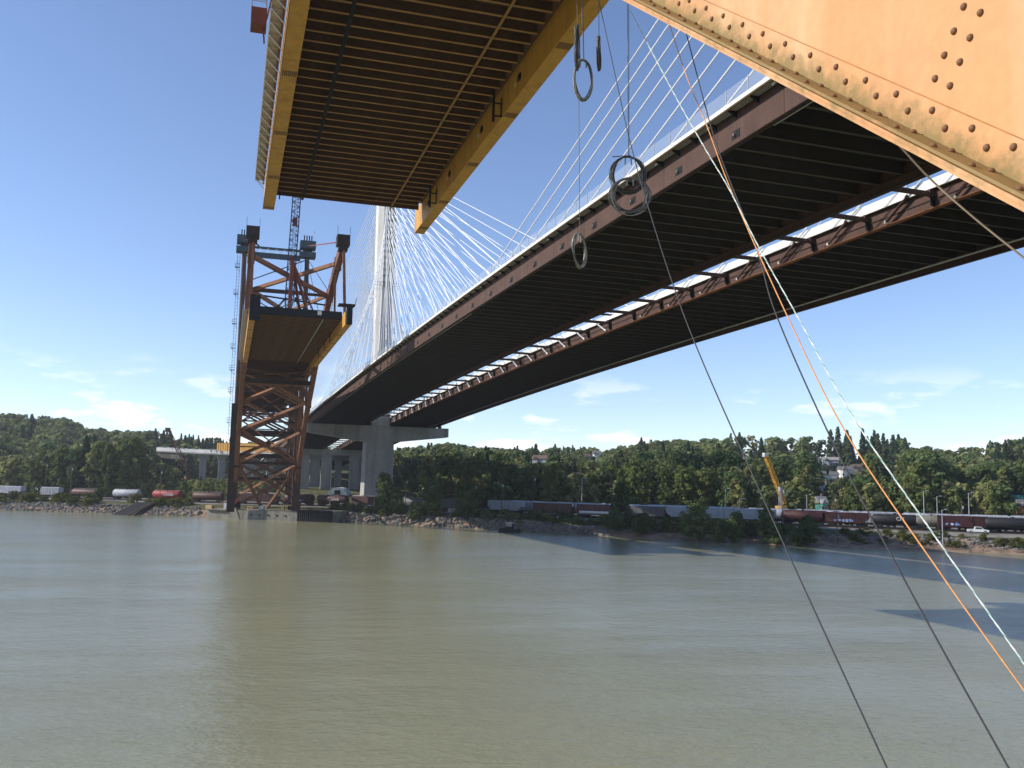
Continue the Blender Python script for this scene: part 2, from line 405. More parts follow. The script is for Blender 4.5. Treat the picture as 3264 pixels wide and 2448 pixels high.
def terrain_mat():
    M = bpy.data.materials.new('bank_and_hill_soil'); M.use_nodes = True
    N, L = M.node_tree.nodes, M.node_tree.links
    b = N['Principled BSDF']; b.inputs['Roughness'].default_value = 0.95; b.inputs['Specular IOR Level'].default_value = 0.15
    tc = N.new('ShaderNodeTexCoord')
    n1 = N.new('ShaderNodeTexNoise'); n1.inputs['Scale'].default_value = 0.35; n1.inputs['Detail'].default_value = 9
    L.new(tc.outputs['Object'], n1.inputs['Vector'])
    at_ = N.new('ShaderNodeAttribute'); at_.attribute_name = 'inland'
    def ramp(stops, src):
        r = N.new('ShaderNodeValToRGB'); el = r.color_ramp.elements
        el[0].position, el[0].color = stops[0][0], (*stops[0][1], 1); el[1].position, el[1].color = stops[-1][0], (*stops[-1][1], 1)
        for p, c in stops[1:-1]:
            q = el.new(p); q.color = (*c, 1)
        L.new(src, r.inputs[0]); return r
    soil = ramp([(0.3, (0.12, 0.085, 0.06)), (0.5, (0.25, 0.17, 0.115)), (0.7, (0.34, 0.25, 0.175))], n1.outputs['Fac'])
    grass = ramp([(0.3, (0.045, 0.055, 0.022)), (0.5, (0.085, 0.09, 0.035)), (0.7, (0.15, 0.13, 0.065))], n1.outputs['Fac'])
    grav = ramp([(0.3, (0.12, 0.115, 0.105)), (0.5, (0.19, 0.18, 0.165)), (0.7, (0.26, 0.25, 0.23))], n1.outputs['Fac'])
    # attribute: 0 mud and stones at the water, 1 grassy crest, 2 railway gravel, 3 woodland floor
    def fac(lo, hi):
        mr = N.new('ShaderNodeMapRange'); mr.inputs['From Min'].default_value = lo; mr.inputs['From Max'].default_value = hi
        ad = N.new('ShaderNodeMath'); ad.operation = 'MULTIPLY_ADD'; ad.inputs[1].default_value = 0.5; 
        L.new(n1.outputs['Fac'], ad.inputs[0]); 
        sb = N.new('ShaderNodeMath'); sb.operation = 'SUBTRACT'; sb.inputs[1].default_value = 0.25
        L.new(at_.outputs['Fac'], sb.inputs[0]); L.new(sb.outputs[0], ad.inputs[2])
        L.new(ad.outputs[0], mr.inputs['Value']); return mr.outputs[0]
    m1 = N.new('ShaderNodeMixRGB'); L.new(fac(0.45, 0.7), m1.inputs['Fac']); L.new(soil.outputs[0], m1.inputs['Color1']); L.new(grass.outputs[0], m1.inputs['Color2'])
    m2 = N.new('ShaderNodeMixRGB'); L.new(fac(1.4, 1.6), m2.inputs['Fac']); L.new(m1.outputs[0], m2.inputs['Color1']); L.new(grav.outputs[0], m2.inputs['Color2'])
    m3 = N.new('ShaderNodeMixRGB'); L.new(fac(2.4, 2.6), m3.inputs['Fac']); L.new(m2.outputs[0], m3.inputs['Color1']); L.new(grass.outputs[0], m3.inputs['Color2'])
    L.new(m3.outputs[0], b.inputs['Base Color'])
    return M
gm = bpy.data.meshes.new('ground'); gm.from_pydata(tv.tolist(), [], tf.tolist()); gm.update()
ia = gm.attributes.new('inland', 'FLOAT', 'POINT')
sandy_ = np.clip((CG + 95) / 60, 0, 1)
edge = 4.5 + 8 * sandy_
inl = np.where(DG < edge, 0.0, np.where(DG < 20, 1.0, np.where(DG < 88, 2.0, 3.0)))
ia.data.foreach_set('value', inl.ravel().astype(np.float32))
for p in gm.polygons: p.use_smooth = True
gm.materials.append(terrain_mat())
ground = ob('ground', gm); tag(ground, kind='structure')

def water_mat():
    M = bpy.data.materials.new('silty_river_water'); M.use_nodes = True
    N, L = M.node_tree.nodes, M.node_tree.links
    b = N['Principled BSDF']
    b.inputs['Roughness'].default_value = 0.10; b.inputs['IOR'].default_value = 1.33; b.inputs['Specular IOR Level'].default_value = 0.5
    tc = N.new('ShaderNodeTexCoord')
    def noise(scale, st, det, rot=0.5):
        mp = N.new('ShaderNodeMapping'); mp.inputs['Scale'].default_value = st; mp.inputs['Rotation'].default_value = (0, 0, rot)
        L.new(tc.outputs['Object'], mp.inputs[0])
        n = N.new('ShaderNodeTexNoise'); n.inputs['Scale'].default_value = scale; n.inputs['Detail'].default_value = det; n.inputs['Roughness'].default_value = 0.6
        L.new(mp.outputs[0], n.inputs['Vector']); return n
    silt = noise(0.012, (1, 2.2, 1), 5)
    rp = N.new('ShaderNodeValToRGB')
    rp.color_ramp.elements[0].position, rp.color_ramp.elements[0].color = 0.3, (0.245, 0.242, 0.142, 1)
    rp.color_ramp.elements[1].position, rp.color_ramp.elements[1].color = 0.7, (0.295, 0.288, 0.172, 1)
    L.new(silt.outputs['Fac'], rp.inputs[0]); L.new(rp.outputs[0], b.inputs['Base Color'])
    big = noise(0.16, (1, 2.0, 1), 2); mid = noise(0.75, (1, 2.0, 1), 4); sm = noise(3.0, (1, 1.7, 1), 3)
    calm = noise(0.02, (1, 2.5, 1), 3)
    def mul(x, k):
        q = N.new('ShaderNodeMath'); q.operation = 'MULTIPLY'; L.new(x, q.inputs[0])
        if isinstance(k, float): q.inputs[1].default_value = k
        else: L.new(k, q.inputs[1])
        return q.outputs[0]
    def add(x, y):
        q = N.new('ShaderNodeMath'); q.operation = 'ADD'; L.new(x, q.inputs[0]); L.new(y, q.inputs[1]); return q.outputs[0]
    h = add(add(mul(big.outputs['Fac'], 0.26), mul(mid.outputs['Fac'], 0.20)), mul(sm.outputs['Fac'], 0.075))
    cr_ = N.new('ShaderNodeMapRange'); cr_.inputs['From Min'].default_value = 0.35; cr_.inputs['From Max'].default_value = 0.65; cr_.inputs['To Min'].default_value = 0.55; cr_.inputs['To Max'].default_value = 1.15
    L.new(calm.outputs['Fac'], cr_.inputs['Value'])
    bp = N.new('ShaderNodeBump'); bp.inputs['Strength'].default_value = 0.6; bp.inputs['Distance'].default_value = 1.0
    L.new(mul(h, cr_.outputs[0]), bp.inputs['Height']); L.new(bp.outputs[0], b.inputs['Normal'])
    return M
MT['water'] = water_mat()
wb = MB(); wb.add([(-1300, -600, 0), (1250, -600, 0), (1250, 900, 0), (-1300, 900, 0)], [(0, 1, 2, 3)])
water = wb.build('water', 'water'); tag(water, kind='structure')

# ------------------------------------------------------------------ tracks and bank road
TR_PX = [-700, -200, 60, 548, 1055, 1400, 1640, 2000, 2330, 2650, 2950, 3264, 3800]
TR_D = [527, 453, 428, 401, 380, 354, 332, 310, 298, 284, 272, 263, 250]
def track_pts(off):
    out = []
    for px_ in range(-700, 3801, 60):
        p = ground_at(px_, float(np.interp(px_, TR_PX, TR_D))); out.append(np.array((p.x, p.y)))
    out = np.array(out)
    for _ in range(6): out[1:-1] = (out[:-2] + 2 * out[1:-1] + out[2:]) / 4
    t = np.gradient(out, axis=0); t /= np.linalg.norm(t, axis=1)[:, None]
    nrm = np.stack([-t[:, 1], t[:, 0]], 1)
    nrm *= np.sign(nrm @ NV)[:, None]
    return out + nrm * off
RAIL_Z = 4.45
def on_track(px, off):
    """position and heading on the track under an image column"""
    P = track_pts(off); best = None
    xs = []
    for q in P:
        v = Vector((q[0], q[1], 0)); fw = v.x * sa + v.y * ca; rt = v.x * ca - v.y * sa
        xs.append(1632 + FPX * rt / fw / 1.0)
    xs = np.array(xs)
    i = int(np.clip(np.searchsorted(xs, px) - 1, 0, len(P) - 2))
    f = (px - xs[i]) / (xs[i + 1] - xs[i])
    q = P[i] * (1 - f) + P[i + 1] * f; t = P[i + 1] - P[i]
    return Vector((q[0], q[1], RAIL_Z)), math.atan2(t[1], t[0])
for off in (-5.2, 0.0, 5.0, 10.0):
    P = track_pts(off); t = np.gradient(P, axis=0); t /= np.linalg.norm(t, axis=1)[:, None]; nr = np.stack([-t[:, 1], t[:, 0]], 1)
    b = MB()
    rings = [[(*(P[i] + nr[i] * w), z) for w, z in ((-2.3, 3.8), (-1.5, 4.33), (1.5, 4.33), (2.3, 3.8))] for i in range(len(P))]
    b.loft(rings, closed=False)
    bal = b.build('railway_ballast', mat('ballast', (0.17, 0.16, 0.15), 0.95, var=0.3, scale=2), kind='structure')
    for g in (-0.75, 0.75):
        b = MB()
        b.loft([[(*(P[i] + nr[i] * (g + w)), z) for w, z in ((-0.05, 4.33), (-0.05, 4.45), (0.05, 4.45), (0.05, 4.33))] for i in range(len(P))])
        b.build('rail', 'weathering', bal)
P = track_pts(-10.8); t = np.gradient(P, axis=0); t /= np.linalg.norm(t, axis=1)[:, None]; nr = np.stack([-t[:, 1], t[:, 0]], 1)
b = MB()
zr = [max(4.2, gz(*P[i]) + 0.12) for i in range(len(P))]
b.loft([[(*(P[i] + nr[i] * w), zr[i] + z) for w, z in ((-2.4, -0.7), (-1.6, 0), (1.6, 0), (2.4, -0.7))] for i in range(len(P))], closed=False)
road = b.build('gravel_road', mat('road_gravel', (0.21, 0.20, 0.175), 0.95, var=0.2, scale=1.2), kind='structure')

# ------------------------------------------------------------------ foliage prototypes
def cards(cent, nor, size, tint):
    n = len(cent)
    r = nrg.normal(size=(n, 3)); a = np.cross(nor, r); a /= np.linalg.norm(a, axis=1)[:, None] + 1e-9
    b = np.cross(nor, a)
    s = size[:, None]; k = nrg.uniform(0.55, 1.0, (n, 1))
    v = np.stack([cent - a * s - b * s * k, cent + a * s * 0.8 - b * s * k, cent + a * s + b * s * k, cent - a * s * 0.7 + b * s * k], 1)
    return v.reshape(-1, 3), np.repeat(tint, 4)
def unit(n):
    v = nrg.normal(size=(n, 3)); return v / (np.linalg.norm(v, axis=1)[:, None] + 1e-9)
def crown_broad(h, w, n, leaf, ncl, base=0.18, tall=1.0):
    """clumped crown: h tall, w wide"""
    cv, ct = [], []
    ctr = np.array((0, 0, h * (base + (1 - base) * 0.5)))
    cl = []
    for k in range(ncl):
        t = (k + nrg.uniform()) / ncl
        z = h * (base + (1 - base) * t)
        prof = (math.sin(math.pi * min(1, 0.12 + t * 0.86)) ** 0.6) * w / 2
        ang = nrg.uniform(0, 2 * math.pi); rad = prof * math.sqrt(nrg.uniform(0.08, 1.0)) * nrg.uniform(0.72, 1.08)
        cr0 = w * nrg.uniform(0.11, 0.2) * tall
        cl.append((rad * math.cos(ang), rad * math.sin(ang), min(z, h - cr0 * 0.8), cr0))
    per = max(4, n // ncl)
    for (x, y, z, r) in cl:
        u = unit(per); rr = r * nrg.uniform(0.55, 1.05, (per, 1))
        p = np.array((x, y, z)) + u * rr * np.array((1, 1, 0.8))
        out = (p - ctr) / np.array((w / 2, w / 2, h / 2)); out /= np.linalg.norm(out, axis=1)[:, None] + 1e-9
        nn = u * 0.7 + out * 0.5 + unit(per) * 0.75 + np.array((0, 0, 0.25)); nn /= np.linalg.norm(nn, axis=1)[:, None]
        v, t_ = cards(p, nn, leaf * nrg.uniform(0.6, 1.25, per), np.clip(nrg.normal(nrg.uniform(0.3, 0.75), 0.16, per), 0, 1))
        cv.append(v); ct.append(t_)
    return np.concatenate(cv), np.concatenate(ct)
def crown_conifer(h, w, n, leaf):
    lev = max(8, int(h / 1.1)); cv, ct = [], []
    per = max(5, n // lev)
    for k in range(lev):
        t = k / lev; z = h * (0.10 + 0.90 * t); r = w / 2 * (1 - t) ** 0.85 * nrg.uniform(0.75, 1.1) + 0.15
        ang = nrg.uniform(0, 2 * math.pi, per); rad = r * np.sqrt(nrg.uniform(0.1, 1, per))
        p = np.stack([rad * np.cos(ang), rad * np.sin(ang), z - rad * 0.35 + nrg.normal(0, 0.25, per)], 1)
        nn = np.stack([np.cos(ang), np.sin(ang), np.full(per, 0.9)], 1) + unit(per) * 0.6; nn /= np.linalg.norm(nn, axis=1)[:, None]
        v, t_ = cards(p, nn, leaf * nrg.uniform(0.6, 1.2, per) * (1 - 0.55 * t), np.clip(nrg.normal(0.5, 0.2, per), 0, 1))
        cv.append(v); ct.append(t_)
    return np.concatenate(cv), np.concatenate(ct)
def quad_mesh(name, v, tint, m_):
    n = len(v) // 4
    me = bpy.data.meshes.new(name)
    me.vertices.add(len(v)); me.vertices.foreach_set('co', v.astype(np.float32).ravel())
    me.loops.add(4 * n); me.loops.foreach_set('vertex_index', np.arange(4 * n, dtype=np.int32))
    me.polygons.add(n); me.polygons.foreach_set('loop_start', np.arange(0, 4 * n, 4, dtype=np.int32))
    try: me.polygons.foreach_set('loop_total', np.full(n, 4, dtype=np.int32))
    except Exception: pass
    me.update(calc_edges=True)
    a = me.attributes.new('tint', 'FLOAT', 'POINT'); a.data.foreach_set('value', tint.astype(np.float32))
    me.materials.append(MT[m_]); return me
def trunk_mesh(h, r, limbs=4):
    b = MB(); b.tube([(0, 0, -1), (0.02 * h, 0.01 * h, h * 0.35), (0, 0.02 * h, h * 0.8)], [r, r * 0.7, r * 0.2], 6)
    for k in range(limbs):
        a = k * 2.4; z = h * (0.3 + 0.1 * k)
        b.tube([(0, 0, z), (math.cos(a) * h * 0.09, math.sin(a) * h * 0.09, z + h * 0.12), (math.cos(a) * h * 0.15, math.sin(a) * h * 0.15, z + h * 0.2)], [r * 0.45, r * 0.3, r * 0.1], 5)
    me = bpy.data.meshes.new('trunk'); me.from_pydata(b.v, [], b.f); me.update(); me.materials.append(MT['bark']); return me
PROTO = {}
def add_proto(key, cr, trunk, m_): PROTO.setdefault(key, []).append((quad_mesh('crown', cr[0], cr[1], m_), trunk))
for k in range(4): add_proto('cottonwood', crown_broad(1.0 * 24, 24 * rng.uniform(0.40, 0.52), 2100, 0.50, 52, 0.12), trunk_mesh(24, 0.45), 'leaf')
for k in range(3): add_proto('slender', crown_broad(24, 24 * rng.uniform(0.26, 0.32), 1500, 0.46, 40, 0.08), trunk_mesh(24, 0.35), 'leaf')
for k in range(4): add_proto('maple', crown_broad(20, 20 * rng.uniform(0.66, 0.82), 2400, 0.52, 60, 0.10), trunk_mesh(20, 0.45), 'leaf_dark')
for k in range(4): add_proto('conifer', crown_conifer(26, 26 * rng.uniform(0.34, 0.46), 1700, 0.85), trunk_mesh(26, 0.4, 0), 'needle')
for k in range(4): add_proto('shrub', crown_broad(4, 4 * rng.uniform(1.2, 1.7), 620, 0.22, 22, 0.0, 1.15), trunk_mesh(4, 0.12, 3), 'bush')
for k in range(3): add_proto('scrub', crown_broad(4, 4 * rng.uniform(1.2, 1.7), 620, 0.22, 22, 0.0, 1.15), trunk_mesh(4, 0.12, 3), 'leaf_dark')  # shrub copy in the dark leaf colour, standing in for the bank's shade
PH = dict(scrub=4, cottonwood=24, slender=24, maple=20, conifer=26, shrub=4)
FAR = {'maple': [crown_broad(20, 20 * rng.uniform(0.6, 0.85), 380, 0.95, 34, 0.05) for _ in range(6)],
       'cottonwood': [crown_broad(24, 24 * rng.uniform(0.38, 0.5), 340, 0.95, 30, 0.08) for _ in range(4)],
       'conifer': [crown_conifer(26, 26 * rng.uniform(0.36, 0.5), 420, 1.3) for _ in range(5)]}
def plant(kind, x, y, h, label, cat, group=None, name=None, wide=1.0, z=None):
    cr_me, tr_me = rng.choice(PROTO[kind]); s = h / PH[kind]
    z = gz(x, y) if z is None else z
    r = thing(name or {'cottonwood': 'cottonwood_tree', 'slender': 'slender_tree', 'maple': 'broadleaf_tree', 'conifer': 'conifer_tree', 'shrub': 'shrub', 'scrub': 'shrub'}[kind], label, cat, (x, y, z - 0.15), rng.uniform(0, 6.28), group)
    r.scale = (s * wide, s * wide, s)
    ob('crown', cr_me, r)
    if kind not in ('shrub', 'scrub'): ob('trunk', tr_me, r)
    else: ob('stems', tr_me, r)
    return r

# thin summer air over the river
hz_m = bpy.data.materials.new('thin_haze'); hz_m.use_nodes = True
_n, _l = hz_m.node_tree.nodes, hz_m.node_tree.links
_n.remove(_n['Principled BSDF'])
_v = _n.new('ShaderNodeVolumePrincipled'); _v.inputs['Color'].default_value = (0.90, 0.94, 1.0, 1); _v.inputs['Density'].default_value = HAZE_DENSITY; _v.inputs['Anisotropy'].default_value = 0.2
_l.new(_v.outputs[0], _n['Material Output'].inputs['Volume'])
hb = MB(); hb.box(-1700, 1700, -900, 1750, min(-2.0, float(ZG.min())) - 1.0, 185.0)
haze = hb.build('haze', hz_m); tag(haze, kind='stuff')

# ------------------------------------------------------------------ the new cable-stayed bridge (runs along +Y)
def zb(s):                      # underside of the edge girders above the water
    t = s / 100.0
    return 17.0 + 34.42 - 0.12 * t - 0.54 * t * t if s < 600 else 17.0 + 34.42 - 0.72 - 19.44 - (s - 600) * 0.055
TOW, MIDS, CABLE_STEP = 415.0, 172.0, 11.5
uA, uB, uC, uD = 49.7, 73.7, 83.4, 107.6
NB = thing('cable_stayed_bridge', 'white masted cable stayed bridge with two dark twin decks and concrete tower', 'bridge', (0, 0, CAM_Z - 17.0))
SV = list(np.arange(-80, 721, 8.0))
def strip(name, prof, m_, s0=-80, s1=720, step=8.0, parent=NB, kind=None, gap=0.0):
    """extrude a (u, dz) outline along the deck profile"""
    n = max(1, int(round((s1 - s0) / step))); b = MB()
    b.loft([[(u, s0 + gap + (s1 - s0 - 2 * gap) * i / n, zb(s0 + (s1 - s0) * i / n) + dz) for u, dz in prof] for i in range(n + 1)])
    return b.build(name, m_, parent, kind=kind)
def slab(u0, z0, u1, z1, th): return [(u0, z0), (u1, z1), (u1, z1 + th), (u0, z0 + th)]
def deck(u0, u1, outer, inner_dz):
    """outer: -1 outer edge on the left, +1 on the right; deck falls towards the median"""
    oz, iz = 3.3, 2.4
    uo, ui = (u0, u1) if outer < 0 else (u1, u0)
    sgn = outer
    # deck slab between and beyond the girders
    lo, hi = (uo + sgn * 1.25, ui - sgn * 0.55)
    a, c = ((lo, oz + 0.02), (hi, iz)) if lo < hi else ((hi, iz), (lo, oz + 0.02))
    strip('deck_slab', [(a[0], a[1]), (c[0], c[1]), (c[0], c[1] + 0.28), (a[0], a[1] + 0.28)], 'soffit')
    # outer girder: flange, then web panels
    fl = (uo - 0.02, uo + 0.62) if outer < 0 else (uo - 0.62, uo + 0.02)
    strip('outer_flange', [(fl[0], 0), (fl[1], 0), (fl[1], 0.06), (fl[0], 0.06)], 'weathering')
    strip('inner_flange', [(ui - 0.42, 0), (ui + 0.42, 0), (ui + 0.42, 0.08), (ui - 0.42, 0.08)], 'rust_lit_edge' if outer > 0 else 'weathering')  # right deck's sunlit flange painted brighter orange than the left one
    strip('inner_top_flange', [(ui - 0.4, iz - 0.10), (ui + 0.4, iz - 0.10), (ui + 0.4, iz - 0.03), (ui - 0.4, iz - 0.03)], 'weathering')
    strip('inner_web', [(ui - 0.03, 0.08), (ui + 0.03, 0.08), (ui + 0.03, iz - 0.10), (ui - 0.03, iz - 0.10)], 'inner_web_steel')
    strip('web_stiffener', [(ui - 0.14, 1.12), (ui - 0.03, 1.12), (ui - 0.03, 1.24), (ui - 0.14, 1.24)], 'weathering')
    s = -80.0
    while s < 720:
        w = (uo - 0.05, uo + 0.03) if outer < 0 else (uo - 0.03, uo + 0.05)
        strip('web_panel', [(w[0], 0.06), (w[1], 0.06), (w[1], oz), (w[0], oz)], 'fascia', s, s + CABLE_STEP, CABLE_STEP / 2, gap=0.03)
        s += CABLE_STEP
    # parapets: outer with fascia, inner on the median edge
    po = uo + sgn * 1.25
    strip('parapet', [(po - 0.14, oz - 0.08), (po + 0.14, oz - 0.08), (po + 0.12, oz + 0.36), (po - 0.12, oz + 0.36)], 'parapet')
    strip('edge_angle', [(po - sgn * 0.15 - 0.05, oz - 0.16), (po - sgn * 0.15 + 0.05, oz - 0.16), (po - sgn * 0.15 + 0.05, oz + 0.02), (po - sgn * 0.15 - 0.05, oz + 0.02)], 'rust_lit_edge')
    pi = ui - sgn * 0.5
    strip('median_parapet', [(pi - 0.16, iz - 0.02), (pi + 0.16, iz - 0.02), (pi + 0.10, iz + 1.20), (pi - 0.10, iz + 1.20)], 'parapet')
    # floor beams
    nb = 0
    lo_, hi_ = min(uo, ui), max(uo, ui)
    far = MB()
    s = -76.0
    bm = None
    while s < 715:
        def shape(b, y, z):
            x0, x1 = lo_ + 0.06, hi_ - 0.06
            zt0, zt1 = (oz, iz) if uo < ui else (iz, oz)
            b.add([(x0, y - .02, z + 1.15), (x1, y - .02, z + 1.15), (x1, y - .02, z + zt1 - .02), (x0, y - .02, z + zt0 - .02),
                   (x0, y + .02, z + 1.15), (x1, y + .02, z + 1.15), (x1, y + .02, z + zt1 - .02), (x0, y + .02, z + zt0 - .02)],
                  [(0, 1, 2, 3), (7, 6, 5, 4), (0, 4, 5, 1), (3, 2, 6, 7), (0, 3, 7, 4), (1, 5, 6, 2)])
            b.box(x0, x1, y - .24, y + .24, z + 1.10, z + 1.148)
        if 20 < s < 400:
            if bm is None:
                b = MB(); shape(b, 0, 0); bm = b.build('floor_beam', 'beam_light', NB); me = bm.data; bm.location = (0, s, zb(s))
            else:
                ob('floor_beam', me, NB, (0, s, zb(s)))
        else: shape(far, s, zb(s))
        s += CABLE_STEP / 3
    far.build('floor_beam_run', 'beam_light', NB, kind='stuff')
    # brackets and corrugated soffit under the outer overhang
    br = None; s = -76.0
    rib = MB()
    for k in range(4):
        u_ = uo + sgn * (0.25 + 0.27 * k)
        n = 100
        rib.loft([[(u_ + x, -80 + 8 * i, zb(-80 + 8 * i) + oz + z) for x, z in ((-.08, 0.018), (-.05, -.065), (.05, -.065), (.08, 0.018))] for i in range(n + 1)])
    rib.build('ribbed_soffit', 'galv', NB, kind='stuff')
    while s < 715:
        if br is None:
            b = MB(); x0, x1 = uo + sgn * 0.06, uo + sgn * 1.08
            b.add([(x0, -.09, oz - .7), (x1, -.09, oz - .14), (x1, -.09, oz - .08), (x0, -.09, oz - .08), (x0, .09, oz - .7), (x1, .09, oz - .14), (x1, .09, oz - .08), (x0, .09, oz - .08)],
                  [(0, 1, 2, 3), (7, 6, 5, 4), (0, 4, 5, 1), (3, 2, 6, 7), (0, 3, 7, 4), (1, 5, 6, 2)] if sgn > 0 else [(3, 2, 1, 0), (4, 5, 6, 7), (1, 5, 4, 0), (7, 6, 2, 3), (4, 7, 3, 0), (2, 6, 5, 1)])
            br = b.build('overhang_bracket', 'dark', NB); br.location = (0, s, zb(s))
        else: ob('overhang_bracket', br.data, NB, (0, s, zb(s)))
        s += CABLE_STEP / 3
    # mesh fence above the outer parapet
    fm = None; s = -76.0; post = MB(); L_ = CABLE_STEP / 3
    while s < 715:
        dz = zb(s + L_) - zb(s)
        post.box(po - .04, po + .04, s - .04, s + .04, zb(s) + oz + .35, zb(s) + oz + 1.95)
        b = MB(); x = po
        if s < 430:
            b.add([(x - .008, s + .05, zb(s) + oz + .38), (x - .008, s + L_ - .05, zb(s + L_) + oz + .38), (x - .008, s + L_ - .05, zb(s + L_) + oz + 1.9), (x - .008, s + .05, zb(s) + oz + 1.9)], [(0, 1, 2, 3)])
            if outer < 0: b.build('fence_panel', 'mesh', NB)
        s += L_
    if outer < 0: post.build('fence_post_row', 'galv', NB, kind='stuff')
deck(uA, uB, -1, 0)
deck(uC, uD, +1, 0)
# struts across the gap, with stubs, and cable anchor pipes beside the inner girders
S0 = 86.9 - 11.5 * 14
st = None
SC_LIST = [S0 + CABLE_STEP * k for k in range(70)]
for s in SC_LIST:
    z = zb(s)
    if s > 690: break
    if abs(s - TOW) < 9: continue
    if st is None:
        b = MB(); b.bar((uB + .03, 0, 1.75), (uC - .03, 0, 1.75), 0.55, 0.5); b.bar((uC - 1.0, 0, 1.95), (uC - .03, 0, 1.75), .75, .7)
        b.bar((uB + .03, 0, 1.75), (uB + 1.0, 0, 1.95), .75, .7)
        st = b.build('gap_strut', 'fascia', NB); st.location = (0, s, z)
        b = MB(); b.box(uC - .3, uC - .03, -.22, .22, .35, 1.5); b.box(uC - .5, uC - .3, -.16, .16, .5, 1.4)
        stub = b.build('strut_bracket', 'dark', NB); stub.location = (0, s, z)
    else:
        ob('gap_strut', st.data, NB, (0, s, z)); ob('strut_bracket', stub.data, NB, (0, s, z))
# mast and anchorages
Z_LO, Z_HI, N_C = 106.0, 160.0, 20
def mast(y0):
    b = MB()
    uc = (uB + uC) / 2 + .35
    def octo(w, d, ch, z): return [(uc - w + ch, y0 - d, z), (uc + w - ch, y0 - d, z), (uc + w, y0 - d + ch, z), (uc + w, y0 + d - ch, z), (uc + w - ch, y0 + d, z), (uc - w + ch, y0 + d, z), (uc - w, y0 + d - ch, z), (uc - w, y0 - d + ch, z)]
    b.loft([octo(3.5, 4.4, 1.1, 46.0), octo(3.5, 4.5, 1.4, 70), octo(4.0, 5.0, 2.2, 108), octo(4.2, 5.2, 2.3, 120), octo(4.2, 5.2, 2.3, 163)])
    b.build('mast', 'concrete_pale', NB)
    # column below the deck and the hammerhead beam
    b = MB(); y1 = y0 - 4.0 + 4.0
    b.loft([[(uc - 6.9, y0 - 5.6, -1), (uc + 6.7, y0 - 5.6, -1), (uc + 6.7, y0 + 5.6, -1), (uc - 6.9, y0 + 5.6, -1)], [(uc - 6.5, y0 - 5, 12), (uc + 6.3, y0 - 5, 12), (uc + 6.3, y0 + 5, 12), (uc - 6.5, y0 + 5, 12)],
            [(uc - 6.2, y0 - 4.4, 33.4), (uc + 6.2, y0 - 4.4, 33.4), (uc + 6.2, y0 + 4.4, 33.4), (uc - 6.2, y0 + 4.4, 33.4)]])
    b.build('tower_column', 'concrete', NB)
    b = MB(); zt = 40.4
    yf, yk = y0 - 4.25, y0 + 4.25
    prof = [(47.0, 36.7), (uc - 6.6, 33.4), (uc + 6.6, 33.4), (110.4, 36.4), (110.4, zt), (47.0, zt)]
    b.loft([[(u, yf, z) for u, z in prof], [(u, yk, z) for u, z in prof]])
    b.build('hammerhead_beam', 'concrete', NB)
    b = MB(); b.box(uc - 4.2, uc + 4.2, y0 - 4.7, y0 + 4.7, 40.4, 46.0)
    b.build('mast_plinth', 'concrete', NB)
    for u in (uA + .4, uB - .4, uC + .4, uD - .4):
        b = MB(); b.box(u - .7, u + .7, y0 - .8, y0 + .8, zt, zb(y0) - .02); b.build('bearing', 'dark', NB)
    rb = MB()                                    # anchor corbels and ladder rails on the mast
    for k in range(N_C):
        z = Z_LO + (Z_HI - Z_LO) * k / (N_C - 1)
        for yy in (y0 - 5.1, y0 + 5.1):
            rb.box(uc - 1.9, uc + 2.2, yy - .45, yy + .45, z - .6, z + .4)
    rb.build('anchor_corbel_run', 'concrete', NB, kind='stuff')
    b = MB()
    for zz in (104, 105.4): b.box(uc - 5.8, uc + 5.8, y0 - 6.2, y0 - 5.25, zz, zz + .12)
    for u in np.arange(uc - 5.6, uc + 5.7, 1.4): b.box(u - .05, u + .05, y0 - 6.15, y0 - 6.05, 104, 105.4)
    b.build('mast_platform', 'galv', NB)
MT['concrete_pale'] = mat('pale_concrete', (0.62, 0.61, 0.585), 0.85, var=0.1, scale=0.08, streak=(0.34, 0.335, 0.32), streak_amt=0.6, fine=0.12)
FAR_T, NEAR_T = TOW, 2 * MIDS - TOW
mast(FAR_T); mast(NEAR_T)
uc = (uB + uC) / 2 + .35
PL = (uA - .7, uB + .62, uC - .62, uD + .7)
pipe_m = {}
for (tw, dr) in ((FAR_T, -1), (FAR_T, 1), (NEAR_T, 1)):
    for k in range(N_C):
        s = tw + dr * (12 + (CABLE_STEP if dr * (MIDS - tw) > 0 else 9.3) * (k + .25))
        zt = Z_LO + (Z_HI - Z_LO) * k / (N_C - 1)
        for q, u in enumerate(PL):
            zd = zb(s) + (3.0 if q in (0, 3) else 1.0)
            top = (uc + (-1.2, -.2, 1.4, 2.4)[q], tw + dr * 4.9, zt)
            b = MB(); b.tube([(u, s, zd), top], 0.105, 6, caps=False); b.build('stay_cable', 'white', NB)
            if q in (1, 2) and s < 690 and abs(s - tw) > 13:
                d = (Vector(top) - Vector((u, s, zd))).normalized()
                p0 = Vector((u, s, zb(s) + 1.0)) - d * 1.2
                b = MB(); b.tube([p0, p0 + d * 4.2], .19, 8); b.tube([p0 + d * 4.2, p0 + d * 4.6], [.30, .26], 8); pp = b.build('anchor_pipe', 'fascia' if tw == NEAR_T else 'galv', NB)
                b = MB(); b.tube([p0 - d * .35, p0], [.16, .24], 8); b.build('anchor_cap', 'white', pp)
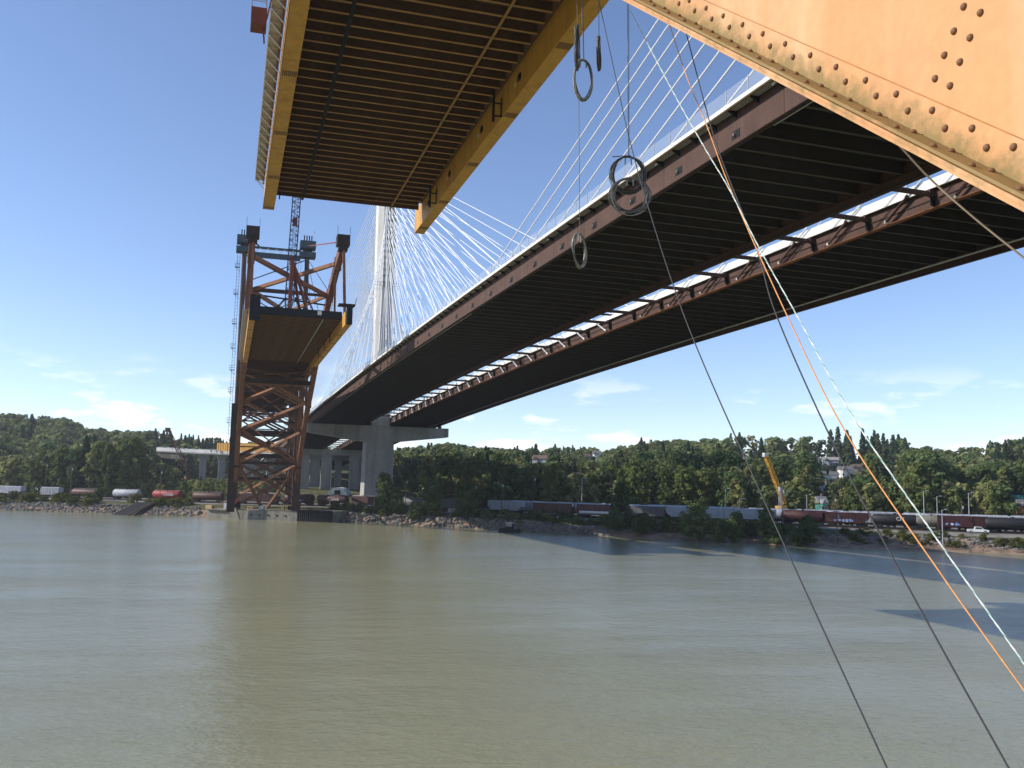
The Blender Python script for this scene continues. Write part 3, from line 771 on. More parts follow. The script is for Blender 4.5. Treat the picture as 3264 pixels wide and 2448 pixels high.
# square cable pockets in the outer webs
pk = None
for s in np.arange(20, 400, CABLE_STEP):
    z = zb(s) + .55
    if pk is None:
        b = MB(); b.box(uA - .075, uA - .052, -.75, .75, 0, .85); pk = b.build('cable_pocket', 'dark', NB); pk.location = (0, s, z)
        b = MB(); b.tube([(uA - .08, .15, .42), (uA - .30, .15, .42)], [.24, .18], 10); cp_ = b.build('anchor_cap', 'wire', pk)
    else:
        q = ob('cable_pocket', pk.data, NB, (0, s, z)); ob('anchor_cap', cp_.data, q)
# drain pipes under the decks
for (u, s0, s1) in ((uA + 1.6, 56, 73.5), (uA + 1.6, 176, 430), (uD - 1.6, 92, 430)):
    b = MB(); b.tube([(u, s, zb(s) + .75) for s in np.linspace(s0, s1, 24)], .16, 6); b.build('drain_pipe', 'galv', NB)
# maintenance cage slung in the gap
t = thing('maintenance_cage', 'small dark mesh work cage slung in the gap between the two decks', 'cage', (uB + 1.2, 166.0, zb(166) + .8 + CAM_Z - 17.0))
b = MB()
for x in np.linspace(0, 3, 7): b.box(x - .02, x + .02, -.02, .02, 0, 2.2)
for z in np.linspace(0, 2.2, 6): b.box(0, 3, -.02, .02, z - .02, z + .02)
for x in (0, 3): b.box(x - .03, x + .03, 0, 1.4, 0, .06); b.box(x - .03, x + .03, 0, 1.4, 2.14, 2.2)
b.build('cage_mesh', 'dark', t)
b = MB(); b.box(0, 3, 0, 1.4, -.06, 0); b.build('cage_floor', 'dark', t)
b = MB(); b.bar((1.5, .7, 2.2), (1.5, .7, 2.45), .1); b.build('hanger', 'dark', t)

# land piers of the approach spans behind the tower
def pier(y, u0, u1, cols, label, zt):
    t = thing('approach_pier', label, 'bridge pier', (0, y, CAM_Z - 17.0))
    g = gz((u0 + u1) / 2, y) - 0.5
    b = MB(); b.loft([[(u0, -2, zt - 3.4), (u1, -2, zt - 3.4), (u1, -2, zt), (u0, -2, zt)], [(u0, 2, zt - 3.4), (u1, 2, zt - 3.4), (u1, 2, zt), (u0, 2, zt)]]); b.build('cap_beam', 'concrete', t)
    for c, w in cols:
        b = MB(); b.loft([[(c - w / 2 * k, -1.6 * k, z), (c + w / 2 * k, -1.6 * k, z), (c + w / 2 * k, 1.6 * k, z), (c - w / 2 * k, 1.6 * k, z)] for z, k in ((g, 1.06), (g + 4, 1.0), (zt - 3.4, 1.0))]); b.build('column', 'concrete', t)
    for u in np.arange(u0 + 2, u1, 6.5):
        b = MB(); b.box(u - .6, u + .6, -.8, .8, zt, zt + .55); b.build('bearing', 'dark', t)
pier(556, 47, 111, [(62.7, 5.2), (75.2, 6.1), (91.8, 5.6), (104, 5.6)], 'concrete land pier with wide columns directly behind the tower', zb(556) - .55)
pier(592, 47, 112, [(58.5, 5.5), (73.0, 5.7), (87.5, 4.2), (100, 5)], 'second concrete land pier half hidden behind the first one', zb(592) - .55)
pier(690, 38, 112, [(43.6, 5), (51, 5), (58, 5), (68, 5), (84, 5)], 'farthest pale concrete pier seen through the orange lattice', zb(690) - .55)

# ------------------------------------------------------------------ the old orange arch bridge, half taken down
OLD_RZ, OK_ = -R_(2.01), 1.025
def old_root(name, label, cat):
    r = thing(name, label, cat, (0, 0, CAM_Z - 17.0 * OK_), OLD_RZ)
    r.scale = (OK_,) * 3
    return r
gL0, gL1, gR0, gR1 = 2.70, 4.04, 23.36, 24.70
def zg(s):
    t = s / 100.0
    return 17 + 35.3 - 0.97 * t + 0.15 * t * t - (0 if s < 300 else (s - 300) * 0.012)
def gstrip(name, u0, u1, d0, d1, s0, s1, m_, parent, step=6.0, kind=None):
    n = max(1, int(round((s1 - s0) / step))); b = MB()
    b.loft([[(u0, s, zg(s) + d0), (u1, s, zg(s) + d0), (u1, s, zg(s) + d1), (u0, s, zg(s) + d1)] for s in np.linspace(s0, s1, n + 1)])
    return b.build(name, m_, parent, kind=kind)
def old_beams(root, s0, s1, u1=22.7):
    """inverted-T floor beams, every one an object sharing two meshes"""
    b = MB(); b.box(gL1 + .01, u1, -.02, .02, 2.18, 2.95)
    web = None; s = s0
    while s < s1:
        if web is None:
            web = b.build('floor_beam', 'brown_paint', root); web.location = (0, s, zg(s))
            b = MB(); b.box(gL1 + .02, u1 - .03, -.13, .13, 2.13, 2.178)
            fl = b.build('beam_flange', 'yellow_flange', web)  # same paint as the web, lightened for bounce off the water
        else:
            q = ob('floor_beam', web.data, root, (0, s, zg(s))); ob('beam_flange', fl.data, q)
        s += 1.85
def splice(root, u0, u1, s, parent_dz=0.0):
    b = MB()
    for k in range(8):
        u = u0 + (u1 - u0) * (k + .5) / 8
        b.box(u - .045, u + .045, s - .55, s + .55, zg(s) - .022, zg(s) - .004)
    b.build('splice_bolts', 'brown_paint', root)

NS = old_root('bridge_deck_section', 'yellow girdered old bridge deck section overhanging from above with brown ribbed underside', 'bridge deck')
gstrip('box_girder', gL0, gL1, 0, 3.1, -12, 121.2, 'yellow', NS)
gstrip('box_girder', gR0, gR1, 0, 3.1, -12, 125.6, 'yellow', NS)
gstrip('girder_lip', gL0 - .10, gL0 - .002, -.02, .05, -12, 121.2, 'yellow_flange', NS)
gstrip('deck_plate', gL1 + .002, gR0 - .002, 2.955, 3.08, -12, 121.0, 'brown_paint', NS)
old_beams(NS, -10, 119.9)
b = MB(); b.box(gL1 + .01, 22.9, 120.6, 120.75, zg(121) + 1.9, zg(121) + 3.1); b.build('end_beam', 'brown_paint', NS)
for u, w in ((19.25, .10), (7.6, .16)):
    gstrip('hanger_rail', u - w, u + w, 1.98, 2.115, -12, 122.0, 'yellow_flange' if u > 10 else 'dark', NS)
b = MB(); b.bar((14.2, 30, zg(30) + 2.0), (13.6, 66, zg(66) + 2.05), .09); b.build('loose_pipe', 'yellow_flange', NS)
b = MB(); b.bar((4.6, 119.6, zg(120) + 2.1), (4.6, 119.9, zg(120) + 1.1), .16); b.build('hook_plate', 'dark', NS)
for s in (33, 49, 64.5, 79.2, 93.5, 107.8, 120.3):
    splice(NS, gL0 + .05, gL1 - .05, s)
    splice(NS, gR0 + .05, gR1 - .05, s + 2.2)
# dark hanger frames, service boxes and small plates on the inner face of the right girder
for s in (82.1, 111.1):
    b = MB(); u = gR0 - .85; z0, z1 = zg(s) - .55, zg(s) + 2.5
    b.bar((u, s, z0), (u, s, z1), .2); b.bar((u, s, zg(s) + .05), (gR0 - .002, s, zg(s) + .05), .12); b.bar((u, s, zg(s) + 1.3), (gR0 - .002, s, zg(s) + 1.3), .12); b.bar((gR0 - .10, s, zg(s) + .05), (gR0 - .10, s, zg(s) + 1.9), .1)
    b.build('hanger_frame', 'dark', NS)
for s in (58.5, 76.5, 89.5, 104, 116):
    b = MB(); b.box(gR0 - .12, gR0 - .003, s - .35, s + .35, zg(s) + 1.25, zg(s) + 1.85); b.build('access_hatch', 'dark', NS)
    b = MB(); b.box(gR0 - .03, gR0 - .003, s + 1.2, s + 1.5, zg(s) + 1.2, zg(s) + 1.6); b.build('lifting_plate', 'parapet', NS)
# service walkway outside the left girder
def walkway(root, s0, s1, step):
    w0 = gL0 - 1.25
    gstrip('walkway_grating', w0 + .05, gL0 - .12, 2.55, 2.62, s0, s1, 'galv', root)
    gstrip('walkway_stringer', w0, w0 + .05, 2.45, 2.75, s0, s1, 'galv', root)
    gstrip('orange_pipe', gL0 - .34, gL0 - .18, 2.1, 2.26, s0, s1, 'rib', root)
    gstrip('handrail', w0 - .03, w0 + .03, 3.62, 3.68, s0, s1, 'galv', root)
    gstrip('handrail', w0 - .02, w0 + .02, 3.12, 3.17, s0, s1, 'galv', root)
    br = None; po = MB()
    for s in np.arange(s0, s1, step):
        if br is None:
            b = MB(); b.bar((w0, 0, 2.44), (gL0 - .12, 0, 1.2), .08); b.bar((w0, 0, 2.42), (gL0 - .12, step * .9, 2.42), .07); b.bar((w0, 0, 2.42), (gL0 - .12, 0, 2.42), .07)
            br = b.build('walkway_bracket', 'galv', root); br.location = (0, s, zg(s))
        else: ob('walkway_bracket', br.data, root, (0, s, zg(s)))
        po.box(w0 - .03, w0 + .03, s - .03, s + .03, zg(s) + 2.6, zg(s) + 3.66)
    po.build('handrail_post_row', 'galv', root, kind='stuff')
    b = MB()
    for s in np.arange(s0, s1 - step, step):
        b.add([(w0 - .05, s, zg(s) + 2.7), (w0 - .05, s + step, zg(s) + 2.7), (w0 - .05, s + step, zg(s) + 3.6), (w0 - .05, s, zg(s) + 3.6)], [(0, 1, 2, 3)])
    b.build('walkway_mesh', 'mesh', root)
walkway(NS, 20, 117.5, 2.3)

# red inspection cage on the outside of the walkway
t = old_root('inspection_cage', 'small red steel cage with railing hung outside the yellow girder at the top', 'cage')
b = MB(); b.box(-.05, 1.1, 69, 70.6, 50.7, 52.0); b.build('cage_box', 'red_steel', t)
b = MB()
for u in (0, 1.05):
    for s in (69.05, 70.55): b.bar((u, s, 52), (u, s, 53.3), .06)
for z in (52.65, 53.27):
    for s in (69.05, 70.55): b.bar((0, s, z), (1.05, s, z), .05)
    for u in (0, 1.05): b.bar((u, 69.05, z), (u, 70.55, z), .05)
b.build('cage_rail', 'galv', t)
b = MB(); b.bar((.9, 69.8, 50.7), (1.0, 69.8, 49.6), .12); b.bar((1.1, 69.8, 51.5), (1.45, 69.8, 53.6), .1); b.build('cage_arm', 'red_steel', t)

# the remaining half arch on the far pier
AR = old_root('arch_bridge', 'partly dismantled orange arch bridge standing on the far river pier', 'bridge')
RIB = [(226, 73.5), (240, 70.6), (254, 66.5), (274, 59.2), (298, 47.0), (310, 41.2), (326, 32.5), (341, 21.5), (358, 8.6)]
def rib_z(s):
    xs = [a for a, _ in RIB]; return float(np.interp(s, xs, [z for _, z in RIB]))
uRL, uRR = 2.9, 24.3
for u in (uRL, uRR):
    b = MB(); rings = []
    for i, (s, z) in enumerate(RIB):
        j0, j1 = max(0, i - 1), min(len(RIB) - 1, i + 1)
        dv = Vector((0, RIB[j1][0] - RIB[j0][0], RIB[j1][1] - RIB[j0][1])).normalized(); nv = Vector((0, -dv.z, dv.y))
        if nv.z < 0: nv = -nv
        h = 1.35 if s < 300 else 1.25
        if i == len(RIB) - 1: h = .55
        w = .72
        rings.append([(u + x * w, s + nv.y * y * h, z + nv.z * y * h) for x, y in ((-1, -1), (1, -1), (1, 1), (-1, 1))])
    b.loft(rings); b.build('arch_rib', 'rib', AR)
    # diaphragm collars where braces meet the ribs
    for s in (236, 254, 310, 326, 341):
        b = MB(); z = rib_z(s); b.cbox((u, s, z), (1.75, 1.6, 3.3)); b.build('gusset', 'rib' if s != 341 else 'dark', AR)
    # cap and pinned shoe
    b = MB(); b.box(u - 1.55, u + 1.55, 224.0, 227.2, 73.6, 76.2); b.box(u - 1.1, u + 1.1, 224.4, 227, 72.4, 73.6); b.build('rib_cap_platform', 'weathering', AR)
    b = MB()
    for x in (-1.5, 1.5): b.bar((u + x, 224.1, 76.2), (u + x, 224.1, 78.2), .08)
    b.build('warning_mast', 'dark', AR)
    b = MB(); b.bar((u + .2, 225.4, 73.5), (u + .2, 217, zg(217) + 3.0), .62); b.build('hanger_post', 'rib', AR)
    b = MB(); b.bar((u - .2, 239, 69.5), (u - .2, 236, zg(236) + 3.0), .5); b.build('hanger_post', 'rib', AR)
    b = MB(); b.bar((u - .55, 226, 73), (u - .55, 250, zg(250) + 3), .12); b.build('stay_rod', 'rib', AR)
def brace(p0, p1, w, m_, name='brace'):
    b = MB(); b.bar(p0, p1, w, w); return b.build(name, m_, AR)
def node(s, side): return (uRL + .7 if side < 0 else uRR - .7, s, rib_z(s))
brace(node(236, -1), node(254, 1), .95, 'brace'); brace(node(254, -1), node(236, 1), .9, 'brace')
brace(node(254, -1), node(254, 1), .7, 'fascia', 'cross_strut'); brace(Vector(node(258, -1)) + Vector((0, 0, 1.2)), Vector(node(258, 1)) + Vector((0, 0, -.4)), .4, 'dark', 'cross_strut')
brace(node(254, -1), node(274, 1), .9, 'brace'); brace(node(274, -1), node(254, 1), .8, 'brace')
brace((uRL + .7, 297, 46.4), (uRR - .7, 297, 46.4), 1.3, 'weathering', 'cross_girder')
brace((uRL + .7, 296, 45.3), (uRR - .7, 296, 45.3), .5, 'rib', 'cross_strut')
for sd in (-1, 1): brace(node(310, sd), (13.6 - sd * .3 * -1, 299, 45.0), .55, 'brace')
for a, c in ((310, 326), (326, 341), (341, 357)):
    brace(node(c, -1), node(a, 1), .75, 'brace'); brace(node(a, -1), node(c, 1), .68, 'rib')  # one diagonal painted lighter as sunlit, the other left darker
brace(node(341, -1), node(341, 1), .75, 'weathering', 'cross_strut')
for sd in (-1, 1): brace(node(342, sd), (13.6 + sd * .8, 355, 5.2), .85, 'rib', 'leg_brace')
# spandrel columns standing on the ribs, with cross bracing between them
for s in (313, 327, 341):
    for u in (3.4, 23.7):
        b = MB(); b.bar((u, s, rib_z(s) + .8), (u, s, zg(s)), .75, .75); b.build('spandrel_column', 'rib', AR)
        b = MB(); b.bar((u, s, rib_z(s) + 1), (u, s + 14, zg(s) - .3), .42); b.build('spandrel_brace', 'rib', AR)
    z0, z1 = rib_z(s) + 1.5, zg(s) - .5; zm = (z0 + z1) / 2
    for a, c in (((z0, z1),) if s < 320 else ((z0, zm), (zm, z1))):
        brace((4, s, a), (23, s, c), .5, 'rib', 'sway_brace'); brace((23, s, a), (4, s, c), .5, 'brace', 'sway_brace'); brace((4, s, c), (23, s, c), .5, 'weathering', 'sway_strut')
for a, c in ((310, 326), (326, 341), (341, 357)):
    mz = (rib_z(a) + rib_z(c)) / 2; ms = (a + c) / 2
    brace(node(ms, -1), node(ms, 1), .42, 'rib', 'panel_strut')
# deck on the remnant
gstrip('box_girder', gL0, gL1, 0, 3.1, 209, 296, 'yellow', AR); gstrip('box_girder', gR0, gR1, 0, 3.1, 206, 300, 'yellow', AR)
gstrip('box_girder', gL0, gL1, 0, 3.1, 298, 500, 'yellow_flange', AR); gstrip('box_girder', gR0, gR1, 0, 3.1, 302, 500, 'yellow_flange', AR)
gstrip('deck_plate', gL1 + .002, gR0 - .002, 2.955, 3.08, 213, 500, 'brown_paint', AR)
old_beams(AR, 214, 297, gR0 - .02)
b = MB()
for s in np.arange(299, 498, 1.85): b.box(gL1 + .01, gR0 - .02, s - .1, s + .1, zg(s) + 2.15, zg(s) + 2.95)
b.build('floor_beam_run', 'brown_paint', AR, kind='stuff')
gstrip('hanger_rail', 19.1, 19.3, 1.98, 2.115, 213, 297, 'galv', AR)
for s in (222, 236, 250, 264, 278, 291): splice(AR, gL0 + .05, gL1 - .05, s); splice(AR, gR0 + .05, gR1 - .05, s)
b = MB(); b.box(gL1 + .9, gR0 - .02, 212.4, 213.2, zg(213) + 2.3, zg(213) + 4.0); b.build('end_beam', 'dark', AR)
b = MB(); b.box(gL0 + .1, gL1 + 1.0, 207.6, 209.6, zg(208) + .1, zg(208) + 5.6); b.build('end_box', 'dark', AR)
b = MB(); b.box(gR0 + .25, gR1 + .1, 204.8, 206.5, zg(206) + .05, zg(206) + 4.3); b.box(gR0 - 1.6, gR1 + .7, 205, 208, zg(206) + 4.3, zg(206) + 4.6); b.bar((gR1 + .6, 205, zg(206) + 4.5), (gR1 + .9, 205, zg(206) + 6.0), .12); b.build('end_box', 'dark', AR)
b = MB(); b.box(17.8, 18.7, 212.36, 212.39, zg(213) + 2.9, zg(213) + 3.8); b.build('notice_plate', 'parapet', AR)
gstrip('edge_rail', gL1 + .9, gL1 + 1.0, 5.3, 5.36, 213.5, 235, 'galv', AR)
b = MB(); b.bar((gL1 + 1.2, 213, zg(213) + 5.4), (13, 213, zg(213) + 5.1), .05); b.bar((gL1 + 1.2, 213, zg(213) + 4.9), (13, 213, zg(213) + 4.7), .05)
for u in np.arange(gL1 + 1.3, 13, 1.4): b.bar((u, 213, zg(213) + 4.2), (u, 213, zg(213) + 5.3), .05)
b.build('edge_rail', 'galv', AR)
for s in (232, 246, 262): 
    b = MB(); b.bar((gR0 - .7, s, zg(s) - .4), (gR0 - .7, s, zg(s) + 2.2), .2); b.bar((gR0 - .7, s, zg(s) + .3), (gR0, s, zg(s) + .3), .12); b.build('hanger_frame', 'dark', AR)
walkway(AR, 210, 300, 2.3)
# approach trestle behind the arch foot
for s in (368, 384, 402):
    for u in (3.4, 24.0):
        b = MB(); b.bar((u, s, 3), (u, s, zg(s)), 1.1, 1.1); b.build('trestle_column', 'fascia', AR)
    zz = [6, 16, 25, 34, 43]
    for z0, z1 in zip(zz[:-1], zz[1:]):
        brace((3.9, s, z0), (23.5, s, z1), .75, 'rib', 'trestle_brace'); brace((23.5, s, z0), (3.9, s, z1), .75, 'rib', 'trestle_brace')
        brace((3.9, s, z1), (23.5, s, z1), 1.0, 'weathering', 'trestle_strut')
for z in (25, 34, 43):
    for u in (3.4, 24.0): brace((u, 368, z), (u, 402, z - 9), .6, 'rib', 'trestle_brace')
for s0, s1 in ((300, 318), (318, 336), (336, 354), (354, 372)):
    brace((4.2, s0, zg(s0) - .4), (23.2, s1, zg(s1) - .4), .6, 'rib', 'lateral_brace'); brace((23.2, s0, zg(s0) - .4), (4.2, s1, zg(s1) - .4), .4, 'rib', 'lateral_brace')

# temporary stay tower above the pier
TT = old_root('stay_tower', 'temporary steel tower with two dark columns joined by a teal truss beam', 'tower')
cuL, cuR, sT = 1.9, 24.6, 350.0
for u in (cuL, cuR):
    b = MB(); b.tube([(u, sT, 4), (u, sT, 99)], .85, 12); b.build('column', 'fascia' if u < 10 else 'dark', TT, smooth=False)
    b = MB(); b.box(u - 1.7, u + 1.1, sT - 1.3, sT + 1.3, 4, 43); b.build('lower_leg', 'weathering' if u < 10 else 'fascia', TT)
    b = MB(); b.box(u - 3.0, u + 3.0, sT - 2.2, sT + 2.2, 99, 101.0); b.box(u - 2.9, u + 2.9, sT - 2.3, sT + 2.3, 102.3, 105.2); b.build('head_platform', 'teal', TT)
    b = MB(); b.box(u - 1.6, u + 1.6, sT - 1.5, sT + 1.5, 101.0, 102.3); b.build('column_head', 'dark', TT)
    for k in range(4): MB().box(u - 1.5 + k * .9, u - 1.1 + k * .9, sT - .4, sT + .4, 105.2, 107.6).build('jack_post', 'dark', TT)
    b = MB(); b.bar((u + 2, sT - 2.2, 105.2), (u + 2, sT - 2.2, 108.8), .09); b.bar((u - 2.4, sT - 2.2, 105.2), (u - 2.4, sT - 2.2, 108.6), .07); b.cbox((u + 2.05, sT - 2.2, 108.7), (.35, .3, .3)); b.build('lamp_mast', 'galv', TT)
b = MB(); b.bar((cuL + 2.5, sT, 101.4), (cuR - 2.5, sT, 101.4), .5, .9); b.bar((cuL + 2.5, sT, 98.6), (cuR - 2.5, sT, 98.6), .9, 2.0); b.build('truss_beam', 'teal', TT)
b = MB(); n = 12
for k in range(n):
    x0, x1 = cuL + 2.5 + (cuR - cuL - 5) * k / n, cuL + 2.5 + (cuR - cuL - 5) * (k + 1) / n
    b.bar((x0, sT - .6, 99.8 if k % 2 else 101.2), (x1, sT - .6, 101.2 if k % 2 else 99.8), .16)
b.build('truss_lacing', 'parapet', TT)
b = MB(); b.bar((cuL + 2.6, sT, 104), (cuL + 5.2, sT, 101.8), .5); b.build('knee_brace', 'teal', TT)
def tbar(name, p0, p1, w, m_): 
    b = MB(); b.bar(p0, p1, w); return b.build(name, m_, TT)
for z0, z1 in ((88, 98), (73, 83.5), (60, 70), (36, 46), (24, 34), (12, 22)):
    tbar('cross_brace', (cuL + .8, sT, z0), (cuR - .8, sT, z1), .32, 'dark'); tbar('cross_brace', (cuL + .8, sT, z1), (cuR - .8, sT, z0), .32, 'dark')
    b = MB(); b.cbox((13.25, sT - .1, (z0 + z1) / 2), (1.1, .3, .8)); b.build('brace_gusset', 'dark', TT)
for z in (86, 58, 34, 22): tbar('cross_strut', (cuL + .8, sT, z), (cuR - .8, sT, z), .4, 'weathering')
for i, (p0, p1, w) in enumerate((((24.3, sT - 1, 99), (24.2, 254, 67.5), .14), ((24.3, sT - 1, 99), (23.6, 268, 61), .14), ((24.3, sT - 1, 99), (23.0, 282, 55), .14), ((24.3, sT - 1, 99), (22.6, 300, 53), .14), ((2.2, sT - 1, 99), (2.6, 262, 63), .14), ((2.2, sT - 1, 99), (2.9, 284, 54), .14))): tbar('stay_cable', p0, p1, w, 'dark')
for du in (0, .8): 
    for u, v in ((cuR, uRR), (cuL, uRL)): tbar('red_stay', (u + du, sT - 2.2, 103.2), (v + du, 227, 75.2), .17, 'red_steel')
for q, u in enumerate((20.6, 21.4, 22.4)): tbar('hoist_line', (u, sT - .5, 98), (u, sT - .5, 55), .09, 'dark')
# access stair up the outside of the left column
b = MB()
for x in (-2.4, -1.5):
    b.bar((cuL + x, sT - 1.2, 20), (cuL + x, sT - 1.2, 98), .12)
for z in np.arange(20, 98, 1.2): b.bar((cuL - 2.4, sT - 1.2, z), (cuL - 1.5, sT - 1.2, z), .07)
b.build('ladder', 'dark', TT)
for z in (36, 47, 55, 63, 72, 83, 93):
    b = MB(); x = cuL - 3.1
    b.box(x, x + 1.7, sT - 2, sT - .4, z, z + .12)
    for u in (x, x + 1.6):
        for s in (sT - 1.95, sT - .45): b.bar((u, s, z), (u, s, z + 1.7), .08)
    for h in (.9, 1.65):
        b.bar((x, sT - 1.95, z + h), (x + 1.6, sT - 1.95, z + h), .07); b.bar((x, sT - .45, z + h), (x + 1.6, sT - .45, z + h), .07); b.bar((x, sT - 1.95, z + h), (x, sT - .45, z + h), .07)
    b.bar((x + .1, sT - 1.2, z), (cuL - 1.2, sT - 1.2, z - 1.6), .1)
    b.build('ladder_platform', 'dark', TT)

# stiff-leg derrick standing on the remnant deck
DC = old_root('lattice_crane', 'red stiff leg derrick with tall dark blue lattice boom on the old deck', 'crane')
zd = zg(235) + 3.1
bp, mp_ = Vector((12.9, 236, zd + 7)), Vector((13.0, 236, zd + 17.5))
b = MB(); b.bar((12.7, 236, zd), mp_, .95, .95); b.bar((12.7, 236, zd + .2), (12.7, 236, zd + 1.2), 1.8, 1.8); b.build('mast', 'red_steel', DC)
for (p, w) in (((20.3, 248, zd), .6), ((17.6, 252, zd), .6), ((22.6, 250, zd + 1), .3)):
    b = MB(); b.bar(mp_, p, w); b.build('stiff_leg', 'red_steel', DC)
b = MB(); b.bar((12.4, 236, zd + 2.2), (23.6, 236, zd + 2.0), .55); b.bar((11.6, 236, zd + 3.0), (15.5, 236, zd + 3.0), 1.0, .8); b.build('sill_beam', 'red_steel', DC)
for p, q in (((11.6, 236, zd + 7.5), (6.2, 238, zd + .6)), ((14.0, 236, zd + 8.0), (18, 238, zd + .6))):
    b = MB(); b.bar(p, q, .35); b.build('outrigger_brace', 'dark', DC)
b = MB(); p0, p1 = Vector((12.6, 238, zd + 3.2)), Vector((14.4, 250, 104.0))
dv = (p1 - p0); ln = dv.length; dv.normalize(); ax = Vector((1, 0, 0)); ay = dv.cross(ax).normalized(); ax = ay.cross(dv).normalized()
def bw(t): return 1.0 * min(1, .25 + t * 8) * (1.0 if t < .93 else max(.35, (1 - t) / .07))
nsg = 34; cor = ((-1, -1), (1, -1), (1, 1), (-1, 1))
for i in range(nsg):
    t0, t1 = i / nsg, (i + 1) / nsg
    P0 = [p0 + dv * ln * t0 + (ax * a + ay * c) * bw(t0) for a, c in cor]; P1 = [p0 + dv * ln * t1 + (ax * a + ay * c) * bw(t1) for a, c in cor]
    for k in range(4):
        b.bar(P0[k], P1[k], .2)
        kk = (k + 1) % 4
        b.bar(P0[k] if i % 2 else P0[kk], P1[kk] if i % 2 else P1[k], .1); b.bar(P0[k], P0[kk], .09)
b.build('lattice_boom', 'boom_blue', DC)
b = MB(); b.cbox(p0 + dv * ln * .33, (1.3, 1.3, 1.8)); b.cbox(p0 + dv * ln * .57, (1.2, 1.2, 2.0)); b.build('hoist_block', 'red_steel', DC)
b = MB(); b.cbox(p0 + dv * ln * .295, (1.0, 1.0, .7)); b.build('white_block', 'parapet', DC)
b = MB()
for x in (-.4, .4): b.bar(mp_ + Vector((x, 0, 0)), p1 + Vector((x, 0, 0)), .09)
b.build('topping_line', 'dark', DC)

# concrete river pier under the arch foot
PI = thing('river_pier', 'low stained concrete pier of the old bridge standing at the river edge', 'pier')
def wl(px, y): return ground_at(px, CAM_Z * FPX / (y - horizon_y(px)))
Fp = [wl(657, 1648), wl(744, 1652), wl(952, 1660), wl(1062, 1664.5)]
bk = Vector((NV[0], NV[1], 0))
def blk(name, a, c, z, dp, m_, inset=.25, par=PI, z0=-3):
    b = MB(); dr = (c - a).normalized()
    lo_ = [a, c, c + bk * dp, a + bk * dp]; hi_ = [a + bk * inset, c + bk * inset, c + bk * (dp - inset), a + bk * (dp - inset)]
    b.loft([[(p.x, p.y, z0) for p in lo_], [(p.x, p.y, z) for p in hi_]]); return b.build(name, m_, par)
blk('pier_body', Fp[1], Fp[2], 3.3, 20, 'old_concrete')
blk('pier_toe', Fp[0] + bk * 1.5, Fp[1] + bk * 1.5, 2.9, 15, 'old_concrete')
blk('work_slab', Fp[0] + bk * .6, Fp[1] - (Fp[1] - Fp[0]) * .01 + bk * .6, 3.35, 17, 'old_concrete', 0, PI, 2.95)
tr = MB(); a_1, a_2 = Fp[1] + (Fp[2] - Fp[1]) * -.03, Fp[1] + (Fp[2] - Fp[1]) * .16
q0 = [a_1 - bk * .25, a_2 - bk * .25]
tr.loft([[(q0[0].x, q0[0].y, -2), (q0[1].x, q0[1].y, -2), (q0[1].x + bk.x * 2, q0[1].y + bk.y * 2, -2), (q0[0].x + bk.x * 2, q0[0].y + bk.y * 2, -2)], [(a_1.x, a_1.y, 4.0), (a_2.x * .45 + a_1.x * .55, a_2.y * .45 + a_1.y * .55, 4.0), (a_2.x * .45 + a_1.x * .55 + bk.x * 2, a_2.y * .45 + a_1.y * .55 + bk.y * 2, 4.0), (a_1.x + bk.x * 2, a_1.y + bk.y * 2, 4.0)]])
tr.build('buttress', 'old_concrete', PI)
sw = MB(); nn = 34
for k in range(nn):
    a = Fp[2] + (Fp[3] - Fp[2]) * (k / nn); c = Fp[2] + (Fp[3] - Fp[2]) * ((k + 1) / nn); o = bk * (.35 if k % 2 else 0.0)
    mp2 = (a + c) / 2 + o; sw.cbox((mp2.x, mp2.y, .6), ((c - a).length, .3, 7.2 - .002 * (k % 2)), math.atan2((c - a).y, (c - a).x))
sw.build('sheet_pile_wall', 'dark', PI)
blk('sheet_pile_fill', Fp[2] + bk * .7, Fp[3] + bk * .7, 3.9, 16, 'old_concrete', .2)
for k in range(5):
    a = Fp[1] + (Fp[2] - Fp[1]) * (.3 + .13 * k) + bk * .04
    b = MB(); b.cbox((a.x, a.y, 1.75), (.6, .25, .5), math.atan2((Fp[2] - Fp[1]).y, (Fp[2] - Fp[1]).x)); b.build('drain_hole', 'dark', PI)
def o2w(u, s, z):
    c, q = math.cos(OLD_RZ), math.sin(OLD_RZ); return Vector(((c * u - q * s) * OK_, (q * u + c * s) * OK_, (z - 17) * OK_ + CAM_Z))
for u in (uRL, uRR):
    p = o2w(u, 358, 8.6)
    b = MB(); b.cbox((p.x, p.y, 4.6), (4.6, 4.6, 3.2), OLD_RZ); b.build('arch_pedestal', 'dark', PI)
    b = MB(); d_ = (o2w(u, 340, 8) - p).normalized(); b.tube([p - Vector((0, 2.5, 1.0)), p - Vector((0, 2.72, 1.0))], [.95, .95], 14); b.build('pin_cover', 'red_disc', PI)

